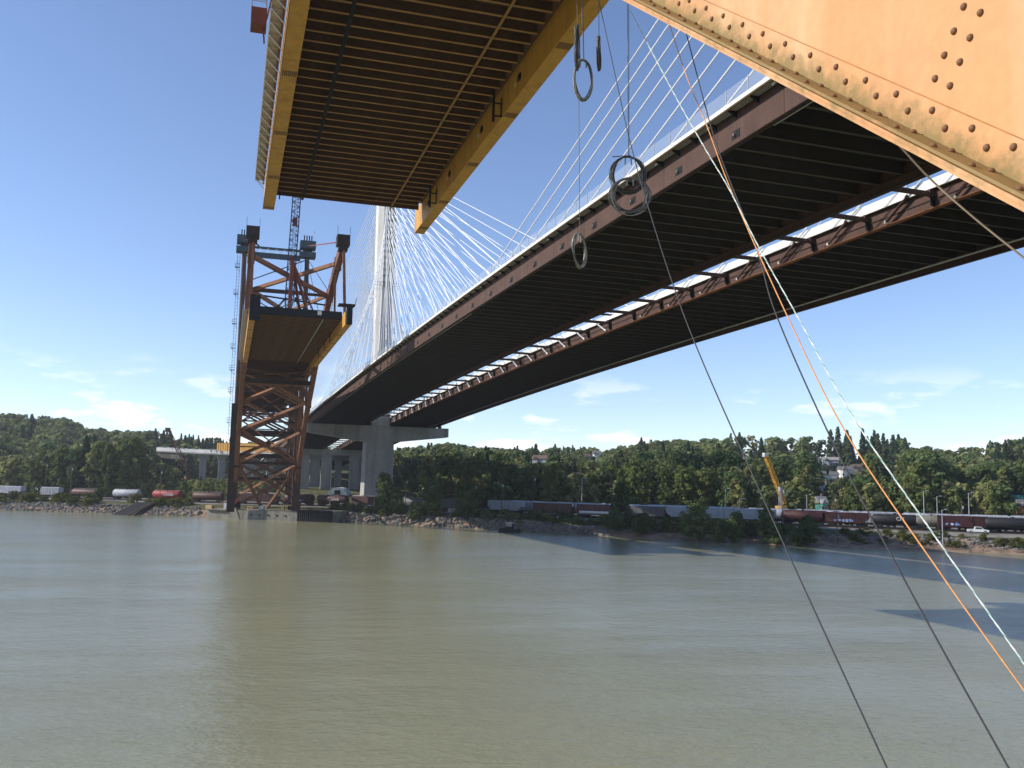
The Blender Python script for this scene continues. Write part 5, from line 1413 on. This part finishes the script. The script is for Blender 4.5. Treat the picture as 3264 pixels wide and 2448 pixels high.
t = thing('dock_ramp', 'dark sloping timber dock ramp slanting down the left bank into the water', 'ramp', wl(400, 1641), math.atan2(MV[1], MV[0]))
b = MB(); b.loft([[(x0, y, z) for x0, y, z in ((-6.5, -.5, -.6), (1.5, -.5, -.6), (1.5, -.5, -1.0), (-6.5, -.5, -1.0))], [(0.3, 6.5, 4.9), (8.3, 6.5, 4.9), (8.3, 6.5, 4.4), (.3, 6.5, 4.4)]]); b.build('ramp_deck', 'dark', t)
b = MB(); b.bar((1.9, -.6, -.4), (8.6, 6.4, 5.1), .75, .8); b.build('kerb_timber', 'old_wood', t)
b = MB(); b.loft([[(x, y, z) for x, y, z in ((2.4, -.3, -1), (5.4, .2, -1), (8.8, 6.4, 3.6), (8.6, 6.4, 4.8))], [(2.4, .3, -1), (5.4, .8, -1), (8.8, 7, 3.6), (8.6, 7, 4.8)]]); b.build('side_wall', 'dark', t)

# ------------------------------------------------------------------ small gear on the river pier
def on_pier(px, back, z): 
    f = (px - 657) / (1062 - 657); P = [(657, Fp[0]), (744, Fp[1]), (952, Fp[2]), (1062, Fp[3])]
    for (a, A), (c, C_) in zip(P[:-1], P[1:]):
        if a <= px <= c: q = A + (C_ - A) * ((px - a) / (c - a)); break
    q = q + bk * back; return Vector((q.x, q.y, z))
PRZ = math.atan2((Fp[2] - Fp[1]).y, (Fp[2] - Fp[1]).x)
t = thing('timber_stack', 'stack of fresh orange timber on the left end of the river pier', 'timber stack', on_pier(665, 1.6, 3.35), PRZ)
for k in range(4):
    for j in range(5): MB().box(-1.4, 1.4 + .1 * (j % 2), -.9 + j * .36, -.58 + j * .36, k * .33, k * .33 + .28).build('timber', 'wood', t)
t = thing('tool_shed', 'small open steel shed with orange roof beam on the pier', 'shed', on_pier(699, 6, 3.35), PRZ)
MB().box(-2.2, 2.2, -1, 1, 2.5, 2.68).build('roof', 'brace', t); MB().box(-1.3, .3, -.8, .8, 0, 2.3).build('panel', 'galv', t); MB().box(.5, 2.0, -.6, .8, 0, 2.0).build('panel', 'car_maroon', t)
for x in (-2.1, 2.1): MB().bar((x, -.9, 0), (x, -.9, 2.5), .12).build('post', 'brace', t)
MB().bar((-2.6, -.9, 0), (-2.6, -.9, 3.4), .09).build('post', 'brace', t)
t = thing('welding_unit', 'small white wheeled equipment box in the middle of the pier', 'equipment box', on_pier(820, 4, 3.3), PRZ)
MB().box(-.9, .9, -.6, .6, .3, 1.3).build('housing', 'white_car', t); MB().box(-.4, .5, -.5, .5, 1.3, 1.75).build('hood', 'white_car', t); MB().box(-.35, .35, -.615, -.602, .6, 1.1).build('panel', 'car_darkgrey', t)
for x in (-.6, .6): MB().tube([(x, -.65, .28), (x, .65, .28)], .28, 8).build('wheel', 'rubber', t)
t = thing('sawhorse', 'low pale timber sawhorse frame on the pier left of the white box', 'frame', on_pier(786, 3, 3.3), PRZ)
for x in (-1, 1): MB().bar((x, 0, 0), (x, 0, 1.2), .16).build('leg', 'wood', t)
for z in (.3, 1.2): MB().bar((-1.2, 0, z), (1.2, 0, z), .18).build('rail', 'wood', t)
t = thing('timber_bollard', 'pale timber post with round flat top at the right end of the pier', 'post', on_pier(906, 2, 3.3), PRZ)
MB().box(-1.6, -.6, -.4, .4, 0, 2.0).build('post', 'wood', t); MB().tube([(0, 0, 2.0), (0, 0, 2.35)], [2.1, 2.1], 14).build('round_top', 'wood', t)

# ------------------------------------------------------------------ poles
def pole(px, ytop, D, kind, label):
    D = D + 20 if px > 2550 and px != 2666 and px != 3000 else (D + 14 if px > 2550 else D); p = ground_at(px, D); g = gz(p.x, p.y); top = CAM_Z + (horizon_y(px) - ytop) * D / FPX; h = max(5, top - g)
    t = thing('utility_pole' if kind == 'wood' else 'lamp_post', label, 'pole', (p.x, p.y, g), 0, 'poles along the railway')
    MB().tube([(0, 0, -.5), (0, 0, h)], [.17, .10], 7).build('post', 'old_wood' if kind == 'wood' else 'galv', t)
    if kind == 'wood':
        MB().box(-1.1, 1.1, -.07, .07, h - .9, h - .72).build('crossarm', 'old_wood', t); MB().tube([(.35, -.2, h - 2.6), (.35, -.2, h - 1.7)], .22, 8).build('transformer', 'galv', t)
    else:
        MB().bar((0, 0, h - .2), (1.2, 0, h + .15), .09).build('arm', 'galv', t); MB().cbox((1.5, 0, h + .12), (.7, .3, .18)).build('lamp_head', 'parapet', t)
for a in ((145, 1470, 440, 'wood', 'utility pole among the trees behind the left pale hopper'), (226, 1480, 405, 'wood', 'tall thin pole in front of the second pale hopper'), (512, 1490, 388, 'wood', 'thin pole in front of the bright red car'),
          (1054, 1503, 362, 'lamp', 'slim grey pole before the maroon cars under the new bridge'), (1294, 1518, 345, 'wood', 'wooden pole in the shade right of the tower column'), (1451, 1520, 345, 'wood', 'wooden pole above the pale trailer'),
          (1515, 1535, 345, 'wood', 'wooden pole left of the tugboat'), (1600, 1528, 325, 'wood', 'wooden pole right above the tugboat'), (1702, 1510, 350, 'wood', 'wooden pole left of the white notice board'), (1855, 1524, 335, 'lamp', 'lamp post over the middle of the brown boxcars'),
          (1951, 1526, 330, 'wood', 'wooden pole by the dark bank trees in mid picture'), (2312, 1558, 300, 'lamp', 'lamp post left of the yellow crane'), (2357, 1590, 300, 'lamp', 'short lamp post close to the yellow crane'), (2494, 1544, 285, 'wood', 'tall pole right beside the yellow crane foot'),
          (2571, 1577, 275, 'lamp', 'lamp post between the yellow crane and the bank bushes'), (2658, 1571, 268, 'wood', 'wooden pole above the graffiti hopper'), (2666, 1620, 244, 'wood', 'short pole in front of the graffiti hopper'), (2943, 1565, 256, 'lamp', 'tall lamp post behind the olive tank car'),
          (2985, 1582, 256, 'lamp', 'curved lamp post left of the long maroon boxcar'), (3000, 1624, 236, 'lamp', 'pole standing in front of the maroon boxcar ladder'), (3063, 1594, 256, 'wood', 'pole with crossarm behind the long maroon boxcar'), (3086, 1571, 258, 'lamp', 'tallest lamp post at the right end')):
    pole(*a)

# ------------------------------------------------------------------ cranes on land, viaduct, girder
def lattice(b, p0, p1, w, n, r):
    p0, p1 = Vector(p0), Vector(p1); dv = p1 - p0; ln = dv.length; dv.normalize(); ax = dv.cross(Vector((0, 1, 0.13))).normalized(); ay = dv.cross(ax)
    cor = ((-1, -1), (1, -1), (1, 1), (-1, 1))
    for i in range(n):
        t0, t1 = i / n, (i + 1) / n
        A = [p0 + dv * ln * t0 + (ax * x + ay * y) * w / 2 for x, y in cor]; B = [p0 + dv * ln * t1 + (ax * x + ay * y) * w / 2 for x, y in cor]
        for k in range(4):
            kk = (k + 1) % 4; b.bar(A[k], B[k], r); b.bar(A[k] if i % 2 else A[kk], B[kk] if i % 2 else B[k], r * .7); b.bar(A[k], A[kk], r * .7)
def land_crane(name, label, base_px, tip_px, D, m_, w):
    p0 = at(base_px[0], base_px[1], D); p1 = at(tip_px[0], tip_px[1], D + 4); g = gz(p0.x, p0.y)
    t = thing(name, label, 'crane', (p0.x, p0.y, g)); o = Vector((p0.x, p0.y, g))
    b = MB(); z0 = max(1.8, p0.z - g); lattice(b, (0, 0, z0), p1 - o, w, 18, .22); b.build('lattice_boom', m_, t)
    b = MB(); b.cbox((-1.0, .4, z0 * .5 + .9), (3.4, 2.6, max(2.0, z0 * .5)), .4); b.build('cab', m_, t)
    b = MB(); 
    for y in (-1.6, 1.6): b.box(-2.8, 2.8, y - .5, y + .5, 0, 1.0)
    b.box(-1.2, 1.2, -1.1, 1.1, .4, z0 * .5); b.build('crawler', 'dark', t)
    b = MB(); b.bar((-3, 1.2, z0 + 2.5), p1 - o, .09); b.bar((-3, 1.2, z0 * .6), (-3, 1.2, z0 + 2.5), .25); b.build('pendant_line', 'dark', t)
    b = MB(); b.cbox(p1 - o, (w * 1.5, w * 1.2, w * 1.2)); b.build('boom_head', 'parapet' if m_ == 'crane_yellow' else m_, t)
land_crane('lattice_crane', 'red lattice crane leaning in front of the pale viaduct on the left bank', (606, 1510), (535, 1370), 520, 'rib', 1.9)
land_crane('lattice_crane', 'tall yellow lattice crane among the trees at right', (2500, 1606), (2440, 1450), 318, 'crane_yellow', 1.15)
t = thing('construction_hoist', 'pale lattice hoist frame standing beside the yellow crane', 'hoist', ground_at(2488, 316)); t.location.z = gz(t.location.x, t.location.y)
b = MB(); lattice(b, (0, 0, 0), (0, 0, 10.5), 1.0, 9, .09); b.build('frame', 'galv', t); MB().box(-.6, .6, -.6, .6, 10.5, 12).build('cabin', 'car_white', t)
VD = 610.0
t = thing('road_viaduct', 'pale concrete road viaduct on curved columns at the foot of the left hill', 'viaduct', at(640, 1490, VD)); o = t.location.copy()
top = [at(x, y, d) - o for x, y, d in ((500, 1431, 637), (540, 1433, 630), (620, 1437, 620), (700, 1440, 610), (760, 1443, 604), (840, 1447, 597), (930, 1452, 590))]
path = smooth_path(top, 4)
b = MB(); b.loft([[p + Vector((0, dy, dz)) for dy, dz in ((-6, -2.0), (-3, -2.4), (5, -2.4), (6.5, -2.0), (6.5, -.1), (-6, -.1))] for p in path]); b.build('deck', 'concrete', t)
b = MB(); b.loft([[p + Vector((0, dy, dz)) for dy, dz in ((-6.3, -1.3), (-6.02, -1.3), (-6.02, .9), (-6.3, .9))] for p in path]); b.build('barrier', 'concrete_pale', t)
b = MB()
for p in path[1:-1]:
    for k in range(3):
        x = rng.uniform(-3, 3); b.cbox((p.x + x, p.y - 4 + k * 2, p.z + .6), (rng.uniform(.8, 2.6), 1.4, rng.uniform(.8, 1.8)))
b.build('stacked_material', 'parapet', t, kind='stuff')
for px in (648, 708, 790, 862):
    q = at(px, 1455, VD - (px - 640) * .12) - o; g = gz(q.x + o.x, q.y + o.y) - o.z - 1; zt = q.z - .2
    zt = float(np.interp(q.x, [p.x for p in path], [p.z for p in path])) - 2.35
    b = MB(); b.loft([[(q.x + x * w, q.y + y * d, z) for x, y in ((-1, -1), (1, -1), (1, 1), (-1, 1))] for z, w, d in ((g, 2.1, 1.6), (zt - 7, 2.0, 1.6), (zt - 3, 2.3, 2.0), (zt - 1.2, 3.0, 3.2), (zt, 4.2, 4.6))]); b.build('column', 'concrete', t)
e0 = at(512, 1478, 622); t = thing('abutment', 'pale sloping concrete and gravel abutment at the left end of the viaduct', 'abutment', e0); g0 = gz(e0.x, e0.y) - e0.z
b = MB(); tp = [at(x, y, d) - e0 for x, y, d in ((498, 1434, 636), (520, 1436, 630), (572, 1439, 622))]
b.loft([[p + Vector((0, -5.5, -2.3)), p + Vector((0, 6, -2.3)), Vector((p.x + 4, p.y + 12, p.z - 5.5)), Vector((p.x + 4, p.y - 8, p.z - 5.5))] for p in tp]); b.build('slope', 'old_concrete', t)
t = thing('yellow_girder', 'yellow ribbed steel girder resting on the viaduct behind the arch', 'girder', at(700, 1436, 590)); o = t.location.copy()
A, B = Vector((0, 0, 0)), at(892, 1441, 565) - o
A = at(691, 1437, 592) - o
b = MB(); dv = (B - A); n = 26; L_ = dv.length; ang = math.atan2(dv.y, dv.x)
b.loft([[A + Vector((0, dy, dz)) for dy, dz in ((-1, 0), (1, 0), (1, 5.0), (-1, 5.0))], [B + Vector((0, dy, dz)) for dy, dz in ((-1, 0), (1, 0), (1, 5.0), (-1, 5.0))]]); b.build('web', 'yellow', t)
for k in range(n):
    p = A + dv * ((k + .5) / n); MB().cbox((p.x, p.y - 1.12, p.z + 2.5), (.3, .22, 4.6), ang).build('stiffener', 'yellow', t)
for z in (-.12, 5.0):
    b = MB(); b.loft([[P_ + Vector((0, dy, z + dz)) for dy, dz in ((-1.4, 0), (1.4, 0), (1.4, .12), (-1.4, .12))] for P_ in (A, B)]); b.build('flange', 'yellow', t)

# ------------------------------------------------------------------ houses on the hillside
for nme, c in dict(h_white=(.74, .73, .70), h_cream=(.62, .56, .45), h_grey=(.42, .43, .44), h_tan=(.42, .33, .24), h_teal=(.08, .33, .27), h_red=(.45, .06, .05)).items(): MT[nme] = mat(nme, c, .8, var=.08, scale=.4)
for nme, c in dict(r_grey=(.18, .175, .17), r_brown=(.17, .115, .085), r_pale=(.33, .32, .31), r_teal=(.06, .36, .28)).items(): MT[nme] = mat(nme, c, .9, var=.2, scale=1.5, fine=.25)
HOUSES = []
def house(px, y, D, w, st, wall, roof, label, hip=False, dp=9.0, cat='house'):
    w *= .56; st *= .85; dp *= .7
    p = at(px, y, D); g = gz(p.x, p.y)
    rz = -YAW + rng.uniform(-.35, .2)
    t = thing({'house': 'house', 'apartment block': 'apartment_block', 'shed': 'yard_shed'}[cat], label, cat, (p.x, p.y, p.z), rz)
    h = 2.9 * st
    b = MB(); b.box(-w / 2, w / 2, 0, dp, min(-2, g - p.z - 1), h); b.build('wall', wall, t)
    b = MB(); e_ = .6; rh = 2.2
    if hip: b.loft([[(-w / 2 - e_, -e_, h), (w / 2 + e_, -e_, h), (w / 2 + e_, dp + e_, h), (-w / 2 - e_, dp + e_, h)], [(-w / 4, dp * .42, h + rh), (w / 4, dp * .42, h + rh), (w / 4, dp * .58, h + rh), (-w / 4, dp * .58, h + rh)]])
    else:
        b.loft([[(x, -e_, h - .1), (x, dp / 2, h + rh), (x, dp + e_, h - .1), (x, dp / 2, h - .1)] for x in (-w / 2 - e_, w / 2 + e_)])
    rf = b.build('roof', roof, t)
    b = MB(); b.box(w * .2, w * .2 + .9, dp * .55, dp * .55 + .9, h, h + rh + 1.0); b.build('chimney', 'r_brown', rf)
    gb = MB(); gw_ = w * .34                                   # front gable wing
    gb.box(-w * .42, -w * .42 + gw_, -1.8, -.002, min(-2, g - p.z - 1), h - .3); gb.build('wing', wall, t)
    b = MB(); b.loft([[(-w * .42 - .4, y_, h - .35), (-w * .42 + gw_ / 2, y_, h + 1.2), (-w * .42 + gw_ + .4, y_, h - .35), (-w * .42 + gw_ / 2, y_, h - .4)] for y_ in (-2.3, 2.5)]); b.build('gable_roof', roof, t)
    for f in range(int(st)):
        for x in np.linspace(-w * .36, w * .38, max(2, int(w / 3.0))):
            yy = -1.8 if x < -w * .42 + gw_ else 0
            q = MB().box(x - .75, x + .75, yy - .07, yy - .004, 2.9 * f + .9, 2.9 * f + 2.25).build('window', 'h_white', t); MB().box(x - .62, x + .62, yy - .085, yy - .074, 2.9 * f + 1.02, 2.9 * f + 2.13).build('pane', 'glass', q)
    if not hip: MB().box(-w * .1, w * .42, -1.4, -.004, 2.7, 2.85).build('balcony', 'h_white', t)
    HOUSES.append((px, y, D, w)); return t
for a in ((2533, 1480, 690, 14, 2, 'h_white', 'r_grey', 'white house with grey roof topmost left of the hillside houses'), (2596, 1486, 680, 15, 2, 'h_white', 'r_grey', 'white gabled house beside the grey roofed pair near the black rope'), (2648, 1488, 660, 19, 2, 'h_grey', 'r_pale', 'wide pale grey house with big pale roof in the middle of the hill'),
          (2640, 1538, 590, 24, 2, 'h_white', 'r_grey', 'largest white two storey house low on the hill'), (2700, 1520, 610, 15, 2, 'h_white', 'r_grey', 'white house between the black and orange ropes'), (2738, 1512, 630, 20, 2, 'h_tan', 'r_brown', 'house with brown hipped roof between the black and orange ropes', True),
          (2828, 1516, 620, 12, 2, 'h_white', 'r_grey', 'small white house just left of the teal rope'), (2836, 1536, 590, 13, 1.6, 'h_tan', 'r_brown', 'tan roofed house below the small white one by the teal rope', True), (2408, 1470, 700, 13, 2, 'h_white', 'r_grey', 'pale house behind the yellow crane tip'), (2452, 1474, 690, 11, 1, 'h_grey', 'r_pale', 'small grey house right of the yellow crane tip'),
          (1718, 1488, 560, 15, 2, 'h_grey', 'r_brown', 'brown roofed house among the cottonwoods left of mid picture'), (1872, 1467, 660, 9, 1, 'h_cream', 'r_brown', 'tiny cream house in the trees above the brown boxcars'), (1903, 1480, 640, 9, 3, 'h_white', 'r_grey', 'narrow white house high in the trees in mid picture'), (2012, 1487, 600, 9, 1, 'h_cream', 'r_brown', 'small cream house under the big pale maples'),
          (2362, 1486, 650, 14, 2, 'h_grey', 'r_pale', 'grey house left of the yellow crane boom')): house(*a)
house(2617, 1592, 450, 8, 3, 'h_white', 'r_grey', 'narrow white apartment block half hidden above the graffiti hopper', dp=8, cat='apartment block')
house(2624, 1633, 330, 5, 1.4, 'h_teal', 'r_pale', 'small teal yard shed above the graffiti hopper', dp=5, cat='shed')
house(3255, 1622, 400, 20, 1.5, 'h_grey', 'r_teal', 'low grey shed with bright teal roof at the right edge', True, cat='shed')
house(3268, 1632, 340, 7, 1, 'h_red', 'r_grey', 'small red shed in front of the teal roofed one', dp=4, cat='shed')

# ------------------------------------------------------------------ trees
FRONT = [(-400, 1450), (0, 1455), (100, 1440), (200, 1428), (330, 1402), (380, 1384), (480, 1390), (508, 1432), (530, 1515), (700, 1525), (960, 1515), (1190, 1500), (1245, 1470), (1260, 1438), (1420, 1446), (1480, 1456), (1600, 1440), (1680, 1478), (1760, 1466), (1850, 1500), (1950, 1482), (2040, 1458), (2150, 1470), (2230, 1490), (2330, 1474), (2420, 1540), (2500, 1520), (2560, 1505), (2620, 1580), (2690, 1545), (2760, 1512), (2850, 1545), (2900, 1490), (2960, 1435), (3020, 1530), (3100, 1530), (3200, 1530), (3264, 1540), (3700, 1540)]
fx, fy = [a for a, _ in FRONT], [b_ for _, b_ in FRONT]
CONIF = [(500, 760, .8), (1180, 1420, .25), (1640, 1830, .6), (2030, 2120, .5), (2330, 2460, .6), (2630, 2900, .9), (3150, 3500, .75)]
def px_depth(x, y):
    D = x * sa + y * ca; r = x * ca - y * sa
    return 1632 + FPX * r / D, D
cand = []
d = 84.0
while d < 470:
    gap = 8.5 if d < 130 else (10.5 if d < 230 else 12.5)
    for c in np.arange(-1000, 420, gap):
        c_, d_ = c + rng.uniform(-.45, .45) * gap, d + rng.uniform(-.45, .45) * gap
        x, y = from_cd(c_, d_); x, y = float(x), float(y)
        px, D = px_depth(x, y)
        if D < 100 or px < -330 or px > 3600: continue
        g = float(ground_z(c_, d_))
        if 40 < x < 118 and y < 760: continue                    # under the new bridge
        if D < 650 and 470 < px < 980 and d_ < 330: ytop = (1474 if px < 575 and D > 480 else 1520) + rng.uniform(0, 25)
        elif d_ < 150: ytop = float(np.interp(px, fx, fy)) + abs(rng.gauss(0, 22))
        else:
            f = min(1, (d_ - 150) / 280); sky = float(np.interp(px, SKY_PX, SKY_Y)); fr = float(np.interp(px, fx, fy))
            ytop = sky + abs(rng.gauss(0, 9)) + (1 - f) * 0.55 * max(0, fr - sky)
        h = CAM_Z + (horizon_y(px) - ytop) * D / FPX - g
        hmax = rng.uniform(25, 33) if d_ < 150 else rng.uniform(18, 27)
        h = min(h, hmax)
        ok = h > 3.0
        for iH, (hx, hy, hD, hw) in enumerate(HOUSES):
            hide = 2 if iH < 8 else 14
            half = (hw * .5 + 1.5) * FPX / hD
            if abs(px - hx) < half:
                if D < hD + 16:
                    lim = CAM_Z + (horizon_y(px) - (hy - hide)) * D / FPX - g
                    if abs(D - hD) < 17 and abs(px - hx) * D / FPX < hw * .5 + 3: ok = False
                    h = min(h, lim)
        if not ok or h < 2.2: continue
        pc = 0.06
        for a, b_, pr in CONIF:
            if a < px < b_ and d_ > 230: pc = pr
        kind = 'conifer' if rng.random() < pc else ('cottonwood' if (d_ < 170 and rng.random() < .55) else ('slender' if rng.random() < (.6 if d_ < 170 else .2) else 'maple'))
        if kind == 'conifer' : h = min(h * rng.uniform(1.0, 1.25), 34)
        cand.append((h / D, kind, x, y, h, px, d_, g))
    d += gap * (.9 if d < 130 else 1.0)
cand.sort(key=lambda a: -a[0])
LAND = [(-900, 20, 'left of the first pale hopper'), (20, 116, 'behind the leftmost pale hopper'), (116, 232, 'behind the second pale hopper'), (232, 350, 'behind the rusty brown tank car'), (350, 490, 'behind the light grey hopper'), (490, 610, 'behind the bright red car'),
        (610, 760, 'behind the red lattice crane'), (760, 940, 'seen through the orange arch'), (940, 1020, 'just right of the orange arch'), (1020, 1160, 'among the concrete pier columns'), (1160, 1260, 'beside the tower column'), (1260, 1390, 'right of the tower column'), (1390, 1500, 'above the pale trailer'), (1500, 1600, 'above the tugboat'),
        (1600, 1700, 'behind the grey hopper by the tugboat'), (1700, 1800, 'behind the white notice board'), (1800, 1930, 'behind the brown boxcars'), (1930, 2060, 'behind the tall dark bank tree'), (2060, 2200, 'behind the pile cluster'), (2200, 2340, 'left of the yellow crane'), (2340, 2460, 'beside the yellow crane boom'), (2460, 2560, 'just right of the yellow crane'),
        (2560, 2690, 'near the largest white house'), (2690, 2800, 'near the brown hipped roof house'), (2800, 2900, 'near the tan roofed house'), (2900, 3000, 'behind the olive tank car'), (3000, 3140, 'behind the long maroon boxcar'), (3140, 4000, 'at the right end by the teal roof')]
def land(px): return next(z for a, b_, z in LAND if a <= px < b_)
KN = dict(cottonwood='tall olive cottonwood', slender='slender upright tree', maple='round dark broadleaf tree', conifer='dark pointed conifer')
keep = cand[:214]
for _, kind, x, y, h, px, d_, g in keep:
    row = 'low down' if d_ < 128 else ('midway up' if d_ < 190 else 'high up')
    plant(kind, x, y, h, '%s %s %s' % (KN[kind], row, land(px)), 'tree', KN[kind] + 's ' + row, wide=rng.uniform(.9, 1.2), z=g)
fv, ft = {}, {}
for _, kind, x, y, h, px, d_, g in cand[214:]:
    k = 'conifer' if kind == 'conifer' else ('cottonwood' if kind in ('cottonwood', 'slender') else 'maple')
    v, t_ = rng.choice(FAR[k]); s = h / PH[k]; a = rng.uniform(0, 6.28); w = s * rng.uniform(1.0, 1.35)
    c_, q_ = math.cos(a) * w, math.sin(a) * w
    vv = np.stack([v[:, 0] * c_ - v[:, 1] * q_ + x, v[:, 0] * q_ + v[:, 1] * c_ + y, v[:, 2] * s + g - .4], 1)
    mk = {'conifer': 'needle', 'cottonwood': 'leaf', 'maple': 'leaf_dark'}[k]
    fv.setdefault(mk, []).append(vv); ft.setdefault(mk, []).append(np.clip(t_ * .5 + rng.uniform(0, 1.1), 0, 1.6))
wood = thing('forest', 'wooded hillside of mixed trees rising behind the railway and houses', 'forest'); wood['kind'] = 'stuff'
for mk, nm in (('needle', 'conifer_crowns'), ('leaf', 'cottonwood_crowns'), ('leaf_dark', 'broadleaf_crowns')):
    if mk in fv: o = ob(nm, quad_mesh(nm, np.concatenate(fv[mk]), np.concatenate(ft[mk]), mk), wood); o['kind'] = 'stuff'
# trees standing on the bank itself, in front of the trains
for px, D, h, kind, wide, lab in ((1226, 338, 15, 'maple', .75, 'dark bank tree in front of the tower column foot'), (1268, 336, 8, 'maple', 1.0, 'lower dark tree just right of the tower column foot'), (1375, 330, 14, 'maple', .9, 'dark bushy tree on the bank right of the tower column'), (1492, 322, 12, 'maple', 1.1, 'wide dark bank tree left of the tugboat'),
                                  (1330, 326, 7, 'maple', 1.2, 'small dark round tree between two larger bank trees'), (1975, 286, 15, 'maple', .8, 'tall dark bank tree hiding the boxcars in mid picture'), (2050, 280, 6.5, 'maple', 1.4, 'low dark tree under the shaded boxcar'), (2225, 268, 11, 'maple', 1.25, 'wide dark bank tree right of the pile cluster'), (2290, 264, 7, 'maple', 1.2, 'small dark tree between the pile cluster and yellow crane'), (2345, 262, 9, 'maple', .95, 'dark bank tree left of the yellow crane foot'), (2440, 254, 10, 'cottonwood', 1.2, 'sunlit green bank tree below the yellow crane'),
                                  (2475, 250, 6, 'maple', 1.2, 'small green tree beside the sunlit one below the crane'), (2572, 248, 8.4, 'maple', 1.0, 'olive green bank tree in front of the grey topped maroon hopper'), (2535, 246, 5.5, 'maple', 1.2, 'low green bank tree left of the olive one'), (320, 395, 6, 'maple', 1.2, 'dark green bush tree on the bank before the brown tank car'), (115, 415, 8, 'maple', .8, 'dark shrubby tree between the two pale hoppers'), (585, 405, 9, 'cottonwood', 1.4, 'light green tree left of the arch behind the red car'), (655, 420, 9, 'cottonwood', 1.3, 'light green tree close to the arch behind the brown tank'), (640, 430, 7, 'maple', 1.3, 'round green tree at the foot of the red crane')):
    D = D + (7 if px > 2400 else 0); p = ground_at(px, D); plant(kind, p.x, p.y, h, lab, 'tree', wide=wide)
# scrub along the bank
n = 0
SH = [(-400, 470, 'left bank below the pale hopper cars'), (470, 700, 'left bank below the red car'), (940, 1300, 'bank right of the river pier'), (1300, 1700, 'shaded bank by the tugboat'), (1700, 2500, 'shaded bank in mid picture'), (2500, 3900, 'sunny bank below the gravel road')]
for c in np.arange(-620, 90, 3.9):
    for k in range(2):
        c_, d_ = c + rng.uniform(-1.8, 1.8), rng.uniform(9.0, 14.5) if c > -60 else rng.uniform(5.0, 14)
        x, y = from_cd(c_, d_); px, D = px_depth(float(x), float(y))
        if px < -250 or px > 3500 or D < 60: continue
        if 640 < px < 1075 or 335 < px < 445 and d_ < 14: continue
        if n >= 298 or rng.random() < .14: continue
        z_ = next((q for q in SH if q[0] <= px < q[1]), None)
        if z_ is None: continue
        h = rng.uniform(2.2, 4.2) if px < 640 else (rng.uniform(1.8, 4.0) if px < 2500 else rng.uniform(1.2, 2.6))
        plant('shrub' if not 1250 < px < 2500 or rng.random() < .4 else 'scrub', float(x), float(y), h, ('low ' if h < 2.1 else ('tall ' if h > 3.2 else '')) + 'bramble shrub on the bank ' + land(px).replace('behind', 'below').replace('above', 'left of').replace('seen through', 'below').replace('among', 'below'), 'shrub', 'bramble shrubs along the river bank', wide=rng.uniform(1.0, 1.5)); n += 1  # shaded middle bank mixes in dark-leaved copies, shade put into leaf colour
# riprap stones, drift timber
ico = [(0, 0, 1), (.89, 0, .45), (.28, .85, .45), (-.72, .53, .45), (-.72, -.53, .45), (.28, -.85, .45), (.72, .53, -.45), (-.28, .85, -.45), (-.89, 0, -.45), (-.28, -.85, -.45), (.72, -.53, -.45), (0, 0, -1)]
icf = [(0, 1, 2), (0, 2, 3), (0, 3, 4), (0, 4, 5), (0, 5, 1), (1, 6, 2), (2, 7, 3), (3, 8, 4), (4, 9, 5), (5, 10, 1), (2, 6, 7), (3, 7, 8), (4, 8, 9), (5, 9, 10), (1, 10, 6), (6, 11, 7), (7, 11, 8), (8, 11, 9), (9, 11, 10), (10, 11, 6)]
rk = MB()
for i in range(6500):
    c = rng.uniform(-600, 90)
    sd_ = min(1, max(0, (c + 95) / 60))
    d_ = rng.uniform(-.6, 6.0) if sd_ < .5 else rng.gauss(11.5, 1.6)
    if sd_ >= .5 and rng.random() < .25: d_ = rng.uniform(1, 8)
    x, y = from_cd(c, d_); x, y = float(x), float(y)
    px, D = px_depth(x, y)
    if px < -150 or px > 3500 or 655 < px < 1050: continue
    big = 1.0 if sd_ < .5 else (.8 if d_ > 8.5 else .3)
    r = rng.uniform(.28, .85) * big * (1.25 if rng.random() < .1 else 1); z = gz(x, y) + r * .1
    sx, sy, sz = r * rng.uniform(.8, 1.4), r * rng.uniform(.8, 1.3), r * rng.uniform(.55, .95); a = rng.uniform(0, 6.28)
    rk.add([(x + (vx * sx * math.cos(a) - vy * sy * math.sin(a)) * rng.uniform(.85, 1.15), y + (vx * sx * math.sin(a) + vy * sy * math.cos(a)) * rng.uniform(.85, 1.15), z + vz * sz * rng.uniform(.85, 1.15)) for vx, vy, vz in ico], icf)
o = rk.build('riprap', 'rock'); tag(o, 'broken grey riprap stones lining the river bank', 'stones', kind='stuff')
dw = MB()
for i in range(46):
    c = rng.uniform(-80, 90); d_ = rng.uniform(2, 10.5); x, y = from_cd(c, d_); x, y = float(x), float(y); L_ = rng.uniform(1.2, 5); a = math.atan2(MV[1], MV[0]) + rng.uniform(-.5, .5)
    dx, dy = math.cos(a) * L_ / 2, math.sin(a) * L_ / 2; r = rng.uniform(.08, .2)
    dw.tube([(x - dx, y - dy, gz(x - dx, y - dy) + r * .7), (x + dx, y + dy, gz(x + dx, y + dy) + r * .7)], [r, r * .7], 6)
o = dw.build('driftwood', 'old_wood'); tag(o, 'scattered pale driftwood logs on the beach', 'driftwood', kind='stuff')
